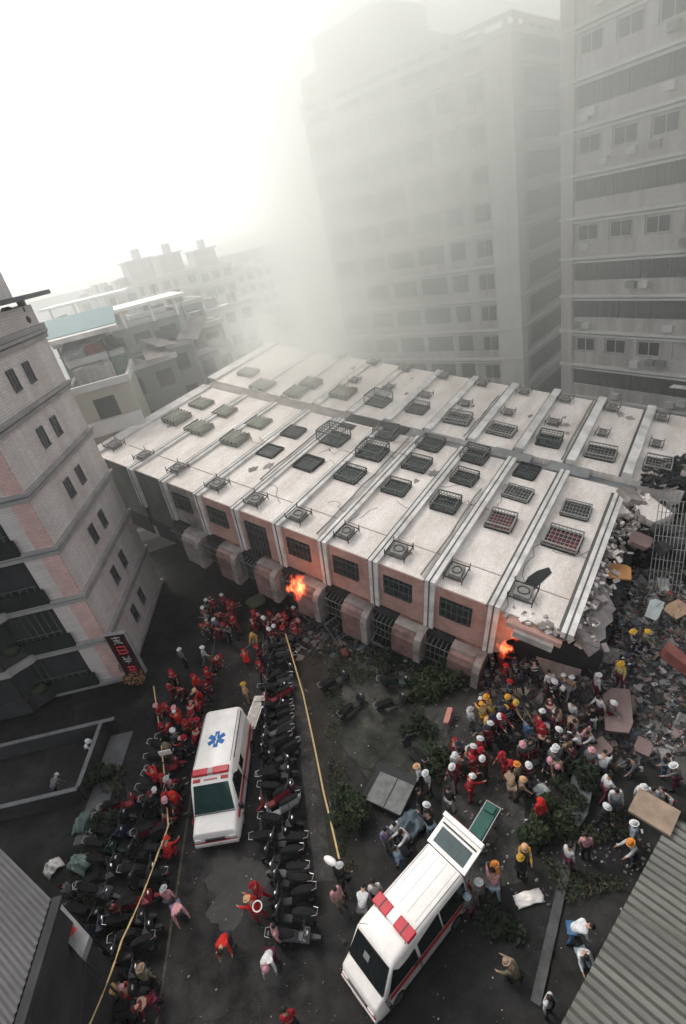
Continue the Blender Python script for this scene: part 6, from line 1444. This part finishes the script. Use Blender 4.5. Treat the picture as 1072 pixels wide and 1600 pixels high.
# ladder against the pink side
p = gp(725, 985, 1.0); mb = MB(); a_ = Vector((p.x - .35, p.y, 0)); b_ = Vector((p.x + .2, p.y + .7, 3.2)); s_ = Vector((.2, -.05, 0))
mb.tube(a_ - s_, b_ - s_, .025); mb.tube(a_ + s_, b_ + s_, .025)
for k in range(9): q = a_.lerp(b_, (k + .5) / 9); mb.tube(q - s_, q + s_, .02)
tag(mb.build('ladder', m_rope), 'yellow ladder leaning on the pink side beside the torn corner', 'ladder')

# ================================================================== SMOKE AND HAZE
def volume_mat(name, build):
    m = bpy.data.materials.new(name); m.use_nodes = True; n = m.node_tree.nodes; l = m.node_tree.links; n.clear()
    o = n.new('ShaderNodeOutputMaterial'); v = n.new('ShaderNodeVolumePrincipled'); l.new(v.outputs[0], o.inputs['Volume']); build(n, l, v); return m
def hz(n, l, v): v.inputs['Color'].default_value = (.97, .975, .97, 1); v.inputs['Density'].default_value = .0003; v.inputs['Anisotropy'].default_value = .0
m_hz = volume_mat('haze_air', hz)
hb = MB().box(-160, 160, -12, 200, -1, 46).build('haze', m_hz); tag(hb, 'pale haze filling the air over the site', 'haze', kind='stuff')
def sm(n, l, v):
    v.inputs['Color'].default_value = (.980, .988, .962, 1); v.inputs['Anisotropy'].default_value = .5
    tc = n.new('ShaderNodeTexCoord'); sp = n.new('ShaderNodeSeparateXYZ'); l.new(tc.outputs['Object'], sp.inputs[0])
    def math_(op, a, b=None, c=None):
        q = n.new('ShaderNodeMath'); q.operation = op
        for i, x in enumerate((a, b, c)):
            if x is None: continue
            if isinstance(x, (int, float)): q.inputs[i].default_value = x
            else: l.new(x, q.inputs[i])
        return q.outputs[0]
    def ramp(x, a, b):
        q = n.new('ShaderNodeMapRange'); q.interpolation_type = 'SMOOTHSTEP'; q.inputs['From Min'].default_value = a; q.inputs['From Max'].default_value = b; l.new(x, q.inputs['Value']); return q.outputs[0]
    X, Y, Z = sp.outputs
    # even bank that thickens with distance and thins near the ground close by
    bank = math_('MULTIPLY', ramp(Y, 18, 38), math_('ADD', .0105, math_('MULTIPLY', math_('MULTIPLY', ramp(X, -6, 12), ramp(Z, 6, 26)), SM_BANK)))
    ns = n.new('ShaderNodeTexNoise'); ns.inputs['Scale'].default_value = .10; ns.inputs['Detail'].default_value = 7; ns.inputs['Roughness'].default_value = .6; l.new(tc.outputs['Object'], ns.inputs[0])
    # leaning plume: centre line x = x0 + k*z, distance in xy
    cx = math_('SUBTRACT', X, math_('ADD', -1.0, math_('MULTIPLY', Z, .36)))
    cy = math_('SUBTRACT', Y, math_('ADD', 42, math_('MULTIPLY', Z, .35)))
    r = math_('ADD', math_('POWER', math_('DIVIDE', math_('ABSOLUTE', cx), math_('ADD', 5.0, math_('MULTIPLY', Z, .28))), 2), math_('POWER', math_('DIVIDE', math_('ABSOLUTE', cy), 11), 2))
    fall = math_('SUBTRACT', 1, ramp(r, -.2, 2.0))
    pl = math_('MULTIPLY', math_('MULTIPLY', fall, ramp(ns.outputs[0], .40, .60)), SM_PLUME)
    # low rolling puff over the roof end of the fallen building
    q1 = math_('POWER', math_('DIVIDE', math_('ABSOLUTE', math_('SUBTRACT', X, -.5)), 8.5), 2); q2 = math_('POWER', math_('DIVIDE', math_('ABSOLUTE', math_('SUBTRACT', Y, 45)), 8), 2); q3 = math_('POWER', math_('DIVIDE', math_('ABSOLUTE', math_('SUBTRACT', Z, 14.5)), 5), 2)
    pf = math_('MULTIPLY', math_('MULTIPLY', math_('SUBTRACT', 1, ramp(math_('ADD', math_('ADD', q1, q2), q3), .05, 1.1)), ramp(ns.outputs[0], .38, .60)), .20)
    l.new(math_('ADD', math_('ADD', bank, pl), pf), v.inputs['Density'])
SM_BANK, SM_PLUME = .034, .085
m_sm = volume_mat('smoke_plume', sm); 
sb = MB().box(-60, 62, 18, 135, .5, 45).build('smoke', m_sm); tag(sb, 'grey smoke drifting up behind the fallen building', 'smoke', kind='stuff')
